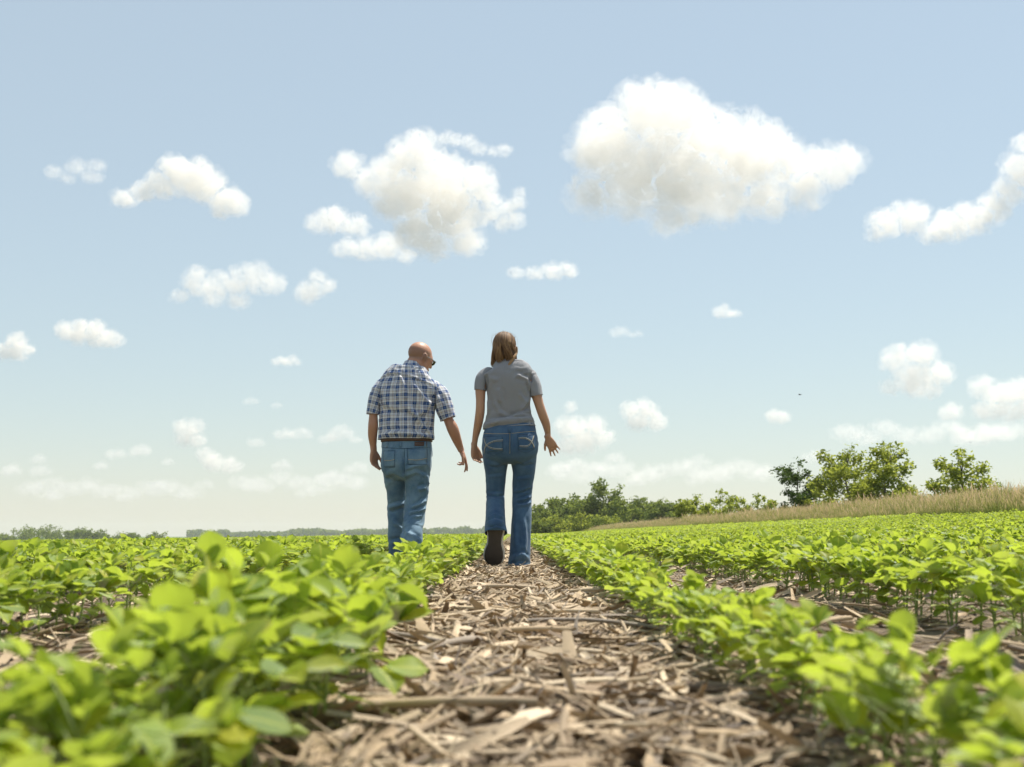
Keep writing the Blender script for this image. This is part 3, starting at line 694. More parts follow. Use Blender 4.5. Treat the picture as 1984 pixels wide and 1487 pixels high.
def stitch(name, bv, pts, Yp, loc, r, mat, parent, lift=.0015, closed=False, k=6):
    pts = [np.array(p, float) for p in pts]
    if closed: pts.append(pts[0])
    fine = []
    for i in range(len(pts) - 1):
        if closed or len(pts) == 2: fine += [pts[i] + (pts[i + 1] - pts[i]) * q / k for q in range(k)]
        else:
            p0, p1, p2, p3 = pts[max(i - 1, 0)], pts[i], pts[i + 1], pts[min(i + 2, len(pts) - 1)]
            fine += [.5 * ((2 * p1) + (p2 - p0) * s + (2 * p0 - 5 * p1 + 4 * p2 - p3) * s * s + (3 * p1 - p0 - 3 * p2 + p3) * s ** 3) for s in np.arange(k) / k]
    fine.append(pts[-1]); P = []
    for x, y in fine:
        w_ = at(x, y, Yp) - Vector(loc); h = on_surface(bv, w_.x, w_.z, lift)
        if h: P.append(h[:])
    if len(P) > 1: V, F = tube(P, r, 5); return obj(name, new_mesh(name, V, F, mat), parent)
def patch(name, bv, quad, Yp, loc, mat, parent, lift=.004, n=8):    # sewn-on piece following the cloth, quad: TL, TR, BR, BL (pixels)
    q = [np.array(p, float) for p in quad]; V, ok = [], {}
    for i in range(n + 1):
        for j in range(n + 1):
            u, v = j / n, i / n; p = (q[0] * (1 - u) + q[1] * u) * (1 - v) + (q[3] * (1 - u) + q[2] * u) * v
            w_ = at(p[0], p[1], Yp) - Vector(loc); h = on_surface(bv, w_.x, w_.z, lift); V.append(h[:] if h else V[-1])
    F = [[(i + 1) * (n + 1) + j, (i + 1) * (n + 1) + j + 1, i * (n + 1) + j + 1, i * (n + 1) + j] for i in range(n) for j in range(n)]
    o = obj(name, new_mesh(name, V, np.array(F), mat), parent); md = o.modifiers.new('thickness', 'SOLIDIFY'); md.thickness = .002; md.offset = -1
    return o
def shoe(root, heel, f, up, L, upper_m, sole_m, rim_m, wide=1.0):
    f = nrm(f); up = nrm(np.array(up) - np.dot(up, f) * f); s = np.cross(f, up); heel = np.array(heel)
    prof = [(0, .022), (.03, .033), (.12, .036), (.3, .031), (.45, .031), (.62, .042), (.78, .045), (.9, .038), (.97, .024), (1, .010)]; prof = [(a, b * wide) for a, b in prof]
    V, F = loft([(heel + f * (t_ * L) + up * (.012 + .012 * max(0, t_ - .75) ** 1.2 * 4), w_ * L / .28, .012) for t_, w_ in prof], 16, 6, s)
    so = obj('sole', new_mesh('sole', V, F, sole_m), None)
    V, F = loft(smooth_path([(heel + f * (t_ * L) + up * (.022 + h * .5), w_ * .93 * L / .28, h * .5) for (t_, w_), h in zip(prof, (.06, .085, .10, .10, .085, .07, .055, .045, .03, .015))], 3), 18, 2.6, s)
    up_o = obj('shoe', new_mesh('shoe', V, F, upper_m), root); so.parent = up_o
    V, F = loft([(heel + f * (t_ * L) + up * .027, (w_ + .011) * L / .28, .008) for t_, w_ in prof], 16, 6, s); obj('welt', new_mesh('welt', V, F, rim_m), up_o)
    for q in (.42, .5, .58):
        c = heel + f * (q * L) + up * (.105 - .12 * (q - .42) - .012); V, F = tube([c - s * .025, c + up * .006, c + s * .025], .003, 5); obj('lace', new_mesh('lace', V, F, rim_m), up_o)
    return up_o

# materials
def skin_mat(name, base, red):
    t = NT(name); n = t.noise(14, 4, .6, t.coord()); a = t.n('ShaderNodeAttribute', attribute_name='stubble').outputs['Fac']
    c = t.mix(n, c4(*base), c4(*red)); c = t.mix(t.math('MULTIPLY', a, .55), c, c4(.12, .075, .05))
    return t.surf(t.principled(c, .5, t.bump(t.noise(180, 3, .6, t.coord()), .15, .002), Subsurface_Weight=.12, Subsurface_Radius=(.02, .008, .004), Subsurface_Scale=.3))
skin1 = skin_mat('skin_tanned_ruddy', (.50, .27, .175), (.42, .20, .125)); skin2 = skin_mat('skin_tanned', (.53, .30, .19), (.45, .235, .145))
def denim(name, base, fade, dark):
    t = NT(name); co = t.coord(); sep = t.n('ShaderNodeSeparateXYZ', i_0=co)
    n = t.noise(7, 4, .6, co); fine = t.noise(260, 2, .7, t.mapping(co, (1, 1, .25))); slub = t.noise(60, 2, .6, t.mapping(co, (3, 3, .35)))
    c = t.mix(t.ramp(n, [(.38, (0,) * 3), (.62, (1,) * 3)]), c4(*base), c4(*fade)); c = t.mix(t.math('MULTIPLY', fine, .5), c, c4(*dark)); c = t.mix(t.math('MULTIPLY', slub, .35), c, c4(*fade))
    return t.surf(t.principled(c, .85, t.bump(t.math('ADD', fine, slub), .35, .003), Sheen_Weight=.12))
denim1 = denim('faded_denim', (.065, .15, .25), (.20, .315, .41), (.02, .05, .10)); denim2 = denim('dark_denim', (.028, .080, .165), (.08, .155, .25), (.008, .026, .065))
t = NT('plaid_cloth'); cl_ = t.n('ShaderNodeAttribute', attribute_name='cloth').outputs['Vector']; sx = t.n('ShaderNodeSeparateXYZ', i_0=cl_)
wob = t.math('MULTIPLY', t.math('SUBTRACT', t.noise(16, 2, .5, t.coord()), .5), .010)
NAVY, MID, WHT, TAN, LB = (.022, .066, .22), (.08, .19, .48), (.84, .84, .84), (.54, .50, .49), (.34, .48, .74)
def stripes(v): return t.ramp(t.math('FRACT', t.math('MULTIPLY', t.math('ADD', v, wob), 1 / .060)), [(0, NAVY), (.15, NAVY), (.18, LB), (.22, NAVY), (.34, NAVY), (.38, WHT), (.53, WHT), (.57, TAN), (.70, TAN), (.74, WHT), (.82, MID), (.86, WHT), (.94, WHT), (.98, NAVY)])
pc = t.mix(.5, stripes(sx.outputs[0]), stripes(sx.outputs[1])); wv = t.noise(300, 2, .6, t.coord())
plaid_m = t.surf(t.n('ShaderNodeMixShader', i_0=.12, i_1=t.principled(pc, .8, t.bump(t.math('ADD', wv, t.math('MULTIPLY', t.noise(28, 3, .6, t.coord()), 2.2)), .5, .006)), i_2=t.n('ShaderNodeBsdfTranslucent', i_0=pc)))
t = NT('grey_pique'); n = t.noise(420, 2, .6, t.coord()); n2 = t.noise(22, 3, .6, t.coord())
grey_m = t.surf(t.principled(t.mix(n, c4(.20, .205, .225), c4(.30, .30, .32)), .75, t.bump(t.math('ADD', n, t.math('MULTIPLY', n2, 2.0)), .4, .005), Sheen_Weight=.15))
def plain(name, a, b, rough, sc_=30):
    t = NT(name); n = t.noise(sc_, 4, .6, t.coord()); return t.surf(t.principled(t.mix(n, c4(*a), c4(*b)), rough, t.bump(n, .3, .002)))
leather_m = plain('brown_leather', (.06, .028, .017), (.10, .05, .03), .5); thread_m = plain('tan_thread', (.42, .34, .20), (.55, .45, .28), .8, 200); white_thread_m = plain('pale_thread', (.50, .48, .40), (.66, .63, .54), .8, 200); seam_m = plain('dark_seam', (.02, .05, .09), (.05, .09, .14), .9, 100)
sole_m = plain('brown_rubber', (.045, .034, .028), (.075, .058, .048), .7); canvas_m = plain('blue_grey_canvas', (.18, .22, .28), (.3, .34, .4), .8, 120); rim_m = plain('off_white_rubber', (.55, .52, .47), (.7, .67, .6), .6); boot_m = plain('tan_boot_leather', (.13, .08, .045), (.22, .14, .08), .6)
t = NT('glass_dark'); lens_m = t.surf(t.principled(t.mix(t.noise(8, 2, .5, t.coord()), c4(.02, .025, .005), c4(.07, .08, .01)), .12)); t = NT('frame_metal'); frame_m = t.surf(t.principled(t.mix(t.noise(30, 2, .5, t.coord()), c4(.2, .2, .2), c4(.3, .3, .3)), .35, Metallic=.8))
t = NT('eye'); eye_m = t.surf(t.principled(t.mix(t.noise(60, 2, .5, t.coord()), c4(.7, .68, .65), c4(.8, .78, .75)), .2)); t = NT('hair'); tn = t.n('ShaderNodeAttribute', attribute_name='tint').outputs['Fac']
hair_m = t.surf(t.principled(t.ramp(tn, [(0, (.055, .028, .014)), (.5, (.16, .085, .04)), (1, (.36, .22, .11))]), .55, t.bump(t.noise(200, 2, .6, t.mapping(t.coord(), (1, 1, .06))), .4, .003), Specular_IOR_Level=.3))
COTTON = {}
class Figure:
    def __init__(s, label, px, Y, py_ground=None):
        s.Y = Y; x = (px - 992) / FPX * Y / CP; s.loc = Vector((x, Y, gz(x, Y))); s.root = empty('person', s.loc); tag(s.root, label, 'person'); s.k = Y / FPX * (1 / CP)
    def p(s, px, py, dy=0.0): return np.array(at(px, py, s.Y + dy) - s.loc)
    def rings(s, lst, depth=1.0, shrink=1.0, kk=4):     # (px, py, width px, depth/width, dy)
        return smooth_path([(s.p(x, y, dy), w_ * .5 * s.k * shrink, w_ * .5 * s.k * dr * shrink) for x, y, w_, dr, dy in lst], kk)

# ---------------- the man in the plaid shirt
M = Figure('bald person in blue plaid shirt and faded jeans walking between soybean rows, looking down', 793, 9.25)
torso = [(801, 713, 44, .95, .0), (800, 719, 64, .8, -.005), (797, 727, 92, .62, -.01), (794, 740, 110, .58, -.01), (791, 762, 112, .64, -.015), (790, 790, 108, .68, -.01), (788, 820, 105, .72, 0), (787, 838, 107, .72, 0), (787, 848, 109, .72, 0), (787, 856, 107, .72, 0)]
armL = [(747, 747, 31, 1, 0), (738, 757, 33, 1.1, 0), (729, 775, 29, 1.1, -.005), (724, 800, 23, 1.05, -.01), (723, 824, 20, 1.05, -.01), (722, 845, 18.5, 1.0, .015), (723, 862, 14, .9, .03), (724, 872, 13.5, .75, .035)]
armR = [(844, 757, 32, 1, 0), (852, 767, 35, 1.1, 0), (860, 788, 31, 1.1, -.01), (868, 812, 26, 1.05, -.01), (877, 831, 23, 1.0, -.005), (885, 852, 19, .95, .03), (891, 867, 14.5, .85, .055), (894, 874, 13, .75, .065)]
legL = [(766, 862, 54, 1.0, 0), (765, 900, 50, 1.05, .02), (766, 930, 43, 1.05, .06), (769, 960, 38, 1.05, .11), (769, 982, 36, 1.0, .13), (768, 1010, 33.5, 1.0, .13), (768, 1040, 32, 1.05, .14), (770, 1072, 33, 1.15, .16), (771, 1093, 34, 1.25, .17)]
legR = [(810, 862, 54, 1.0, 0), (809, 900, 52, 1.05, -.02), (808, 930, 48, 1.0, -.02), (807, 960, 43, 1.0, -.01), (804, 990, 41, 1.0, -.03), (801, 1020, 39, 1.0, -.08), (798, 1045, 41, 1.05, -.13), (797, 1070, 42, 1.1, -.17), (797, 1094, 43, 1.15, -.19)]
body = Shell()
HM = Euler((0, 0, R(-52))).to_matrix() @ Euler((R(-19), 0, 0)).to_matrix() @ Euler((0, R(4), 0)).to_matrix(); hc = M.p(814, 693, .02)
head_shell(body, hc, HM, 1.0)
body.add(*loft(M.rings([(800, 724, 42, 1, -.01), (804, 712, 40, 1.0, 0), (811, 700, 40, 1.0, .015)]), 18)); body.add(*loft(M.rings(torso, shrink=.88), 20)); body.add(*loft(M.rings([(788, 840, 90, .7, 0), (788, 870, 88, .7, 0), (788, 905, 84, .7, 0)]), 18))
for a in (armL, armR): body.add(*loft(M.rings([(x, y, w_ * (.72 if i < 4 else .98), d, dy) for i, (x, y, w_, d, dy) in enumerate(a)]), 16))
for a in (legL, legR): body.add(*loft(M.rings(a, shrink=.62), 14))
for hx, hy, dy in ((771, 1094, .17), (797, 1095, -.19)): body.ball(M.p(hx, hy, dy + .08), (.03, .08, .025))
hand(body, M.p(724, 873, .035), (.02, .10, -1), (.75, -.55, 0), (.55, .8, -.1), 1.0, splay=.05, thumb_out=.5, curls=[(.25, .4, .3), (.35, .45, .3), (.4, .5, .3), (.4, .5, .3)])
hand(body, M.p(894, 874, .065), (.32, .25, -.85), (-.8, -.1, -.25), (-.1, -.9, -.5), 1.0, splay=.16, thumb_out=.75, curls=[(.1, .2, .15), (.25, .3, .2), (.9, .9, .5), (.9, .9, .6)])
V, F = remesh(*body.arrays(), .0055, 3); me = new_mesh('body', V, F, skin1)
lc = (V - hc) @ np.array(HM); st = np.clip((.055 - lc[:, 2]) / .02, 0, 1) * np.clip((.035 - lc[:, 1]) / .03, 0, 1) * np.clip((lc[:, 2] + .05) / .02, 0, 1) * (np.linalg.norm(lc, axis=1) < .14)
A = me.attributes.new('stubble', 'FLOAT', 'POINT'); A.data.foreach_set('value', (st * .95).astype(np.float32)); bodyM = obj('body', me, M.root)
shirt = Shell(); shirt.add(*loft(M.rings([(x, y, w_ + 1, d, dy) for x, y, w_, d, dy in torso] + [(787, 862, 104, .72, 0)]), 28, 2.3))
def sleeve(fig, inner, a, e, mat, folds, Yp, seed, attr=None, flare=1.2):
    q = Shell(); q.add(*loft(fig.rings(inner + [(x, y, w_ * (1.0 if i < 1 else 1.04 if i < 2 else 1.1 if i < 3 else flare), d * 1.05, dy) for i, (x, y, w_, d, dy) in enumerate(a[:5])]), 20))
    return garment('sleeve', q, .007, mat, fig.root, [(e[0], e[0] - e[1], .3)], folds, Yp, .005, (12, 12, 9), seed, attr, sm=6)[0]
eL, eR = (M.p(723, 803, -.01), M.p(724, 780, -.01)), (M.p(865, 813, -.01), M.p(857, 790, -.01))
mid_b = M.p(787, 790, 0)
def cloth_attr(mid, arms, Rt):
    def fn(V):
        th = np.arctan2(V[:, 0] - mid[0], -(V[:, 1] - mid[1])); out = np.stack([th * Rt, V[:, 2] + .02 * np.abs(V[:, 0] - mid[0]), V[:, 1]], -1)
        for (e, s0, cut) in arms:
            ax = nrm(e - s0); q = V - s0; al = q @ ax; pr_ = q - al[:, None] * ax; dist = np.linalg.norm(pr_, axis=1); m = dist < .5
            l = nrm(np.array([1, 0, 0]) - ax[0] * ax); d = np.cross(ax, l); out[m] = np.stack([np.arctan2(pr_ @ l, pr_ @ d) * .07, al, V[:, 1]], -1)[m]
        return out
    return fn
foldsM = [([(737, 738), (757, 730), (778, 731), (800, 737), (842, 753)], 1.6, -.006), ([(776, 728), (786, 750), (792, 782)], 3.0, .012), ([(792, 782), (806, 806), (822, 830), (838, 848)], 3.2, .012), ([(800, 745), (820, 770), (838, 790)], 4, .007), ([(843, 775), (825, 800), (805, 812)], 3.5, .007), ([(742, 790), (760, 800), (790, 806)], 4, -.005),
          ([(740, 845), (770, 842), (810, 844), (836, 850)], 3, .011), ([(755, 760), (758, 800), (756, 838)], 4.5, .006), ([(735, 752), (741, 775), (739, 800)], 2.6, -.008), ([(844, 765), (840, 785), (843, 800)], 3.0, -.010), ([(850, 770), (862, 790)], 3, .006), ([(770, 815), (772, 843)], 3, .006), ([(800, 820), (796, 845)], 3, .006), ([(780, 790), (815, 830)], 3, -.006)]
sh_o, bvs = garment('shirt', shirt, .0075, plaid_m, M.root, [(M.p(787, 852, 0), (0, 0, -1), .34)], foldsM, 9.25, .007, (9, 9, 6), 3, cloth_attr(mid_b, [], .15), sm=6)
for a, e, inn, sd in ((armL, eL, [(772, 743, 22, 1, 0), (759, 742, 28, 1, 0)], 31), (armR, eR, [(815, 746, 22, 1, 0), (832, 749, 29, 1, 0)], 32)):
    s0 = M.p(a[1][0], a[1][1], 0); sleeve(M, inn, a, e, plaid_m, foldsM, 9.25, sd, cloth_attr(mid_b, [(e[0], s0 - nrm(e[0] - s0) * .08, 0)], .15)).parent = sh_o
jeans = Shell(); jeans.add(*loft(M.rings([(788, 849, 95, .72, 0), (788, 858, 96, .72, 0), (788, 875, 98, .74, -.005), (787, 898, 98, .78, -.014), (787, 914, 92, .70, -.006), (787, 926, 70, .5, .01)]), 26, 2.4))
for a in (legL, legR): jeans.add(*loft(M.rings(a + [(a[-1][0], a[-1][1] + 8, a[-1][2], a[-1][3], a[-1][4])]), 20))
foldsJ = [([(790, 912), (806, 906), (832, 900)], 2.5, .007), ([(785, 925), (808, 916), (830, 925)], 3, .006), ([(812, 950), (826, 945)], 2.5, .011), ([(800, 985), (815, 978), (826, 968)], 2.4, .012), ([(795, 996), (812, 992), (826, 984)], 2.4, .012), ([(800, 1004), (820, 1000)], 2.4, .009), ([(752, 982), (768, 978), (786, 972)], 2.4, .010), ([(752, 992), (770, 988), (785, 982)], 2.4, -.008), ([(786, 880), (786, 925)], 1.6, -.009), ([(760, 1010), (776, 1025), (780, 1045)], 2.8, .008), ([(790, 1030), (806, 1040), (816, 1050)], 3, .007), ([(746, 930), (765, 925), (784, 935)], 3, -.006), ([(757, 1052), (778, 1048)], 2.4, .009)]
je_o, bvj = garment('jeans', jeans, .0075, denim1, M.root, [(M.p(788, 852, 0), (0, 0, 1), .30), (M.p(771, 1092, .17), (0, 0, -1), .12), (M.p(797, 1093, -.19), (0, 0, -1), .14)], foldsJ, 9.25, .007, (10, 10, 7), 8, sm=9)
V, F = loft([(M.p(788, y, 0), w_ * .5 * M.k, w_ * .5 * .74 * M.k) for y, w_ in ((847.5, 96), (849, 99), (856, 99.5), (857.5, 96.5))], 40, 2.4); obj('belt', new_mesh('belt', V, F, leather_m), M.root)
for x in (752, 779, 826): patch('belt_loop', bvj, [(x - 2, 858), (x + 2, 858), (x + 2, 869), (x - 2, 869)], 9.25, M.loc, denim1, je_o, .006, 3)
patch('leather_label', bvj, [(806, 859), (829, 858), (829, 866), (806, 867)], 9.25, M.loc, leather_m, je_o, .004, 4)
for quad, ln in (([(744, 876), (769, 876), (768, 908), (747, 907)], [(747, 894), (758, 895), (768, 893)]), ([(792, 873), (830, 872), (829, 902), (794, 903)], [(794, 893), (812, 894), (829, 890)])):
    pk = patch('back_pocket', bvj, quad, 9.25, M.loc, denim1, je_o, .002)
    stitch('stitching', bvj, quad, 9.25, M.loc, .0011, seam_m, pk, .0035, True); stitch('stitching', bvj, ln, 9.25, M.loc, .0018, thread_m, pk, .0045)
for pts in ([(742, 869), (765, 871), (788, 872), (812, 870), (834, 868)], [(787, 872), (787, 900), (786, 920)]): stitch('seam', bvj, pts, 9.25, M.loc, .0015, seam_m, je_o, .002)
for y0, y1, w0, w1 in ((722, 708, 46, 39),):
    V, F = loft([(M.p(799, 723, -.005), 24.5 * M.k, 24 * M.k), (M.p(800.5, 716, -.002), 23 * M.k, 23 * M.k), (M.p(803, 707, .008), 20.5 * M.k, 21 * M.k), (M.p(803.3, 705.5, .009), 20 * M.k, 20.5 * M.k), (M.p(803, 707, .008), 19.3 * M.k, 19.8 * M.k), (M.p(801, 714, 0), 19.5 * M.k, 20 * M.k)], 30)
    me = new_mesh('collar', V, F[:-2], plaid_m); a = me.attributes.new('cloth', 'FLOAT_VECTOR', 'POINT'); a.data.foreach_set('vector', np.stack([np.arctan2(V[:, 0] - V[:, 0].mean(), -(V[:, 1] - V[:, 1].mean())) * .09, V[:, 2] * 1.2, V[:, 1]], -1).astype(np.float32).ravel()); obj('collar', me, M.root)
HA = np.array(HM)
def hp(c, Rm, p): return np.asarray(c) + np.array(Rm) @ np.array(p)
gl = bpy.data.objects.new('sunglasses', None); link(gl, M.root)
for s in (-1, 1):
    b = Shell(); b.ball((0, 0, 0), (.029, .005, .020)); V, F = b.arrays(); V = V @ HA.T + hp(hc, HM, (s * .034, .105, -.004)); obj('lens', new_mesh('lens', V, F, lens_m), gl)
    V, F = tube([hp(hc, HM, (s * .064, .108, .004)), hp(hc, HM, (s * .079, .06, .006)), hp(hc, HM, (s * .084, -.005, .006)), hp(hc, HM, (s * .082, -.022, -.008))], .0026, 6); obj('temple_arm', new_mesh('temple_arm', V, F, frame_m), gl)
V, F = tube([hp(hc, HM, (-.01, .118, 0)), hp(hc, HM, (0, .121, .003)), hp(hc, HM, (.01, .118, 0))], .002, 6); obj('bridge', new_mesh('bridge', V, F, frame_m), gl)
shoe(M.root, M.p(771, 1099, .13) * (1, 1, 0) + (0, 0, .0), (0.05, 1, 0), (0, 0, 1), .30, boot_m, sole_m, sole_m); shoe(M.root, M.p(797, 1099, -.19) * (1, 1, 0) + (0, 0, .01), (0.06, .98, -.02), (0, .02, 1), .30, boot_m, sole_m, sole_m)

# ---------------- the woman in the grey polo
Wm = Figure('long-haired person in grey polo and dark jeans on bare path, one sneaker sole showing', 985, 8.95); YW = 8.95
torso = [(978, 703, 34, .95, .01), (979, 707, 48, .85, .0), (981, 712, 76, .62, -.005), (983, 720, 95, .55, -.01), (985, 738, 90, .62, -.015), (986, 760, 85, .66, -.015), (986, 785, 83, .66, -.01), (986, 805, 87, .68, 0), (987, 818, 95, .70, .0), (987, 830, 101, .74, -.005), (988, 838, 102, .76, -.005)]
armL = [(940, 727, 24, 1, 0), (934, 737, 26, 1.1, 0), (931, 755, 22.5, 1.1, -.01), (931, 778, 19.5, 1.05, -.015), (930, 800, 18.5, 1.0, -.01), (926, 825, 17, 1.0, .02), (921, 848, 12.5, .9, .045), (919, 864, 11.5, .75, .055)]
armR = [(1027, 729, 24, 1, 0), (1032, 739, 26, 1.1, 0), (1038, 760, 23.5, 1.1, -.01), (1044, 782, 20, 1.05, -.015), (1051, 803, 18.5, 1.0, -.01), (1058, 822, 16.5, 1.0, .015), (1061, 838, 12.5, .9, .04), (1062, 848, 11.5, .75, .045)]
legL = [(962, 850, 56, 1.05, 0), (961, 885, 52, 1.1, .0), (961, 915, 42, 1.1, .03), (960, 945, 37, 1.05, .05), (960, 962, 35.5, 1.0, .05), (960, 985, 36.5, 1.05, -.02), (960, 1005, 37.5, 1.05, -.11), (960, 1022, 40, 1.1, -.19), (961, 1034, 42, 1.2, -.245)]
legR = [(1013, 850, 56, 1.05, 0), (1014, 885, 53, 1.1, .01), (1015, 915, 45, 1.1, .03), (1012, 945, 39, 1.05, .05), (1011, 970, 37.5, 1.0, .05), (1011, 1000, 38.5, 1.05, .02), (1009, 1040, 39, 1.1, -.01), (1007, 1075, 40, 1.2, -.03), (1006, 1096, 42, 1.35, -.04)]
body = Shell(); HW = Euler((0, 0, R(-14))).to_matrix() @ Euler((R(-14), 0, 0)).to_matrix(); hw = Wm.p(978, 677, .01)
head_shell(body, hw, HW, .94); body.add(*loft(Wm.rings([(979, 712, 32, 1, -.005), (978, 700, 29, 1.0, 0), (978, 690, 29, 1.0, .005)]), 18)); body.add(*loft(Wm.rings(torso, shrink=.88), 20)); body.add(*loft(Wm.rings([(987, 825, 90, .7, 0), (988, 860, 95, .7, 0), (988, 885, 92, .7, 0)]), 18))
for a in (armL, armR): body.add(*loft(Wm.rings([(x, y, w_ * (.78 if i < 2 else .92 if i < 4 else .98), d, dy) for i, (x, y, w_, d, dy) in enumerate(a)]), 16))
for a in (legL, legR): body.add(*loft(Wm.rings(a, shrink=.62), 14))
body.ball(Wm.p(958, 1058, -.19), (.03, .022, .09)); body.ball(Wm.p(1006, 1094, .04), (.032, .1, .03))
hand(body, Wm.p(919, 865, .055), (.10, .08, -1), (.55, -.75, 0), (.7, .6, -.1), .9, splay=.05, thumb_out=.35, curls=[(.3, .5, .35), (.4, .55, .35), (.45, .6, .35), (.4, .5, .35)])
hand(body, Wm.p(1062, 849, .045), (.45, .30, -.85), (0, .95, .3), (-.9, 0, -.4), .9, splay=.15, thumb_out=.75, curls=[(.1, .15, .1), (.1, .15, .1), (.1, .15, .1), (.1, .15, .1)])
V, F = remesh(*body.arrays(), .0052, 3); obj('body', new_mesh('body', V, F, skin2), Wm.root)
shirt = Shell(); shirt.add(*loft(Wm.rings([(x, y, w_ + 1, d, dy) for x, y, w_, d, dy in torso] + [(988, 846, 102, .76, 0)]), 28, 2.2))
eL, eR = (Wm.p(931, 757, -.01), Wm.p(934, 735, -.01)), (Wm.p(1039, 768, -.01), Wm.p(1034, 745, -.01))
foldsW = [([(938, 826), (965, 821), (1000, 816), (1034, 812)], 2.2, .010), ([(945, 818), (980, 815), (1010, 808), (1030, 806)], 2.0, .009), ([(990, 812), (1012, 803), (1029, 797)], 2.2, .009), ([(958, 780), (966, 800), (985, 812)], 3, .007), ([(966, 755), (970, 785)], 3.5, .006), ([(1028, 770), (1015, 790), (1008, 802)], 3, .008), ([(944, 775), (950, 800)], 3, .006), ([(1028, 735), (1022, 750), (1026, 765)], 2.4, -.008), ([(943, 728), (945, 745), (942, 758)], 2.2, -.008), ([(1000, 730), (1020, 738), (1028, 750)], 3, .007), ([(950, 735), (965, 742)], 3.5, .004), ([(940, 832), (985, 826), (1034, 820)], 1.8, -.006), ([(1005, 765), (1020, 785)], 3, .005)]
sh_o, bvs = garment('polo_shirt', shirt, .0072, grey_m, Wm.root, [(Wm.p(987, 829, 0), (.07, 0, -1), .33)], foldsW, YW, .0045, (9, 9, 6), 13, sm=6)
for a, e, inn, sd in ((armL, eL, [(962, 722, 16, 1, 0), (950, 722, 21, 1, 0)], 33), (armR, eR, [(1005, 723, 16, 1, 0), (1017, 723, 21, 1, 0)], 34)):
    sleeve(Wm, inn, a, e, grey_m, foldsW, YW, sd, None, 1.18).parent = sh_o
V, F = loft([(Wm.p(979, 709, -.004), 25 * Wm.k, 22 * Wm.k), (Wm.p(978.5, 705, .0), 22 * Wm.k, 20 * Wm.k), (Wm.p(978, 699.5, .008), 18 * Wm.k, 17.6 * Wm.k), (Wm.p(978, 697.5, .008), 16.8 * Wm.k, 16.5 * Wm.k), (Wm.p(978, 699, .008), 16.2 * Wm.k, 16 * Wm.k), (Wm.p(978, 706, 0), 16.2 * Wm.k, 16 * Wm.k)], 30); obj('collar', new_mesh('collar', V, F[:-2], grey_m), sh_o)
jeans = Shell(); jeans.add(*loft(Wm.rings([(987, 818, 91, .74, 0), (988, 830, 98, .74, 0), (988, 845, 105, .76, -.01), (988, 862, 109, .78, -.02), (988, 874, 108, .76, -.018), (988, 884, 98, .66, -.006), (988, 892, 70, .5, .01)]), 28, 2.3))
for a in (legL, legR): jeans.add(*loft(Wm.rings(a + [(a[-1][0], a[-1][1] + (8 if a is legR else 6), a[-1][2], a[-1][3], a[-1][4] - (0 if a is legR else .03))]), 20))
foldsJ = [([(943, 960), (960, 962), (978, 960)], 1.8, -.007), ([(944, 1008), (960, 1000), (976, 1006)], 2.2, .011), ([(943, 1017), (960, 1010), (978, 1014)], 2.0, .010), ([(945, 1024), (962, 1018), (978, 1022)], 1.8, -.008), ([(1000, 972), (1015, 968), (1028, 962)], 2, .009), ([(1003, 981), (1018, 979), (1029, 972)], 2, .009), ([(993, 958), (1012, 955), (1030, 948)], 2, -.005), ([(1014, 1000), (1018, 1045), (1014, 1085)], 3.0, .006), ([(998, 1010), (999, 1060)], 3, .005), ([(995, 1080), (1010, 1074), (1024, 1082)], 2.6, .008), ([(990, 1092), (1008, 1086), (1022, 1090)], 2.2, -.006), ([(988, 834), (988, 884)], 1.4, -.008), ([(946, 905), (965, 908), (982, 900)], 2.2, -.004), ([(996, 898), (1015, 905), (1036, 900)], 2.2, -.004), ([(946, 925), (976, 922)], 2, .003), ([(1000, 930), (1030, 925)], 2, .003)]
pL = Wm.p(961, 1033, -.245)
je_o, bvj = garment('jeans', jeans, .0072, denim2, Wm.root, [(Wm.p(988, 822, 0), (0, 0, 1), .26), (pL, (0, -.28, -.95), .14), (Wm.p(1006, 1096, -.04), (0, 0, -1), .14)], foldsJ, YW, .004, (10, 10, 7), 18, sm=8, ridge=(.003, 7, 7, 13))
PK = [([(940, 848), (974, 849), (975, 878), (957, 886), (941, 879)], [[(938.1, 850.5), (942.6, 864.2), (955.3, 871.4), (974.4, 873.2)], [(938.5, 878.7), (941.7, 866), (957, 857.8), (975, 856)]]),
      ([(1003, 846), (1033, 845), (1034, 873), (1019, 881), (1004, 876)], [[(1004.4, 852.4), (1017, 851.5), (1029.6, 858.7), (1035, 869.4)], [(1006.2, 866.9), (1020.7, 866.9), (1028.6, 859.7), (1034, 847)]])]
for outl, arcs in PK:
    pk = patch('back_pocket', bvj, [outl[0], outl[1], outl[2], outl[4]], YW, Wm.loc, denim2, je_o, .0018)
    stitch('stitching', bvj, outl, YW, Wm.loc, .0010, seam_m, pk, .0035, True)
    for a in arcs: stitch('stitching', bvj, a, YW, Wm.loc, .0016, white_thread_m, pk, .0045); stitch('stitching', bvj, [(x, y + 2.2) for x, y in a], YW, Wm.loc, .0011, thread_m, pk, .0045)
for pts in ([(938, 842), (960, 844), (988, 844), (1012, 841), (1036, 838)], [(988, 844), (988, 865), (988, 882)]): stitch('seam', bvj, pts, YW, Wm.loc, .0014, thread_m, je_o, .002)
patch('belt_loop', bvj, [(986, 832), (990, 832), (990, 843), (986, 843)], YW, Wm.loc, denim2, je_o, .006, 3)
toe = Wm.p(955, 1097, -.20); heel = Wm.p(960, 1021, -.285); fdir = toe - heel
shoe(Wm.root, heel, fdir, (0.10, 1, .12), .285, canvas_m, sole_m, rim_m, 1.45); shoe(Wm.root, Wm.p(1006, 1100, -.06) * (1, 1, 0) + (0, 0, .005), (.05, 1, 0), (0, 0, 1), .26, canvas_m, sole_m, rim_m)
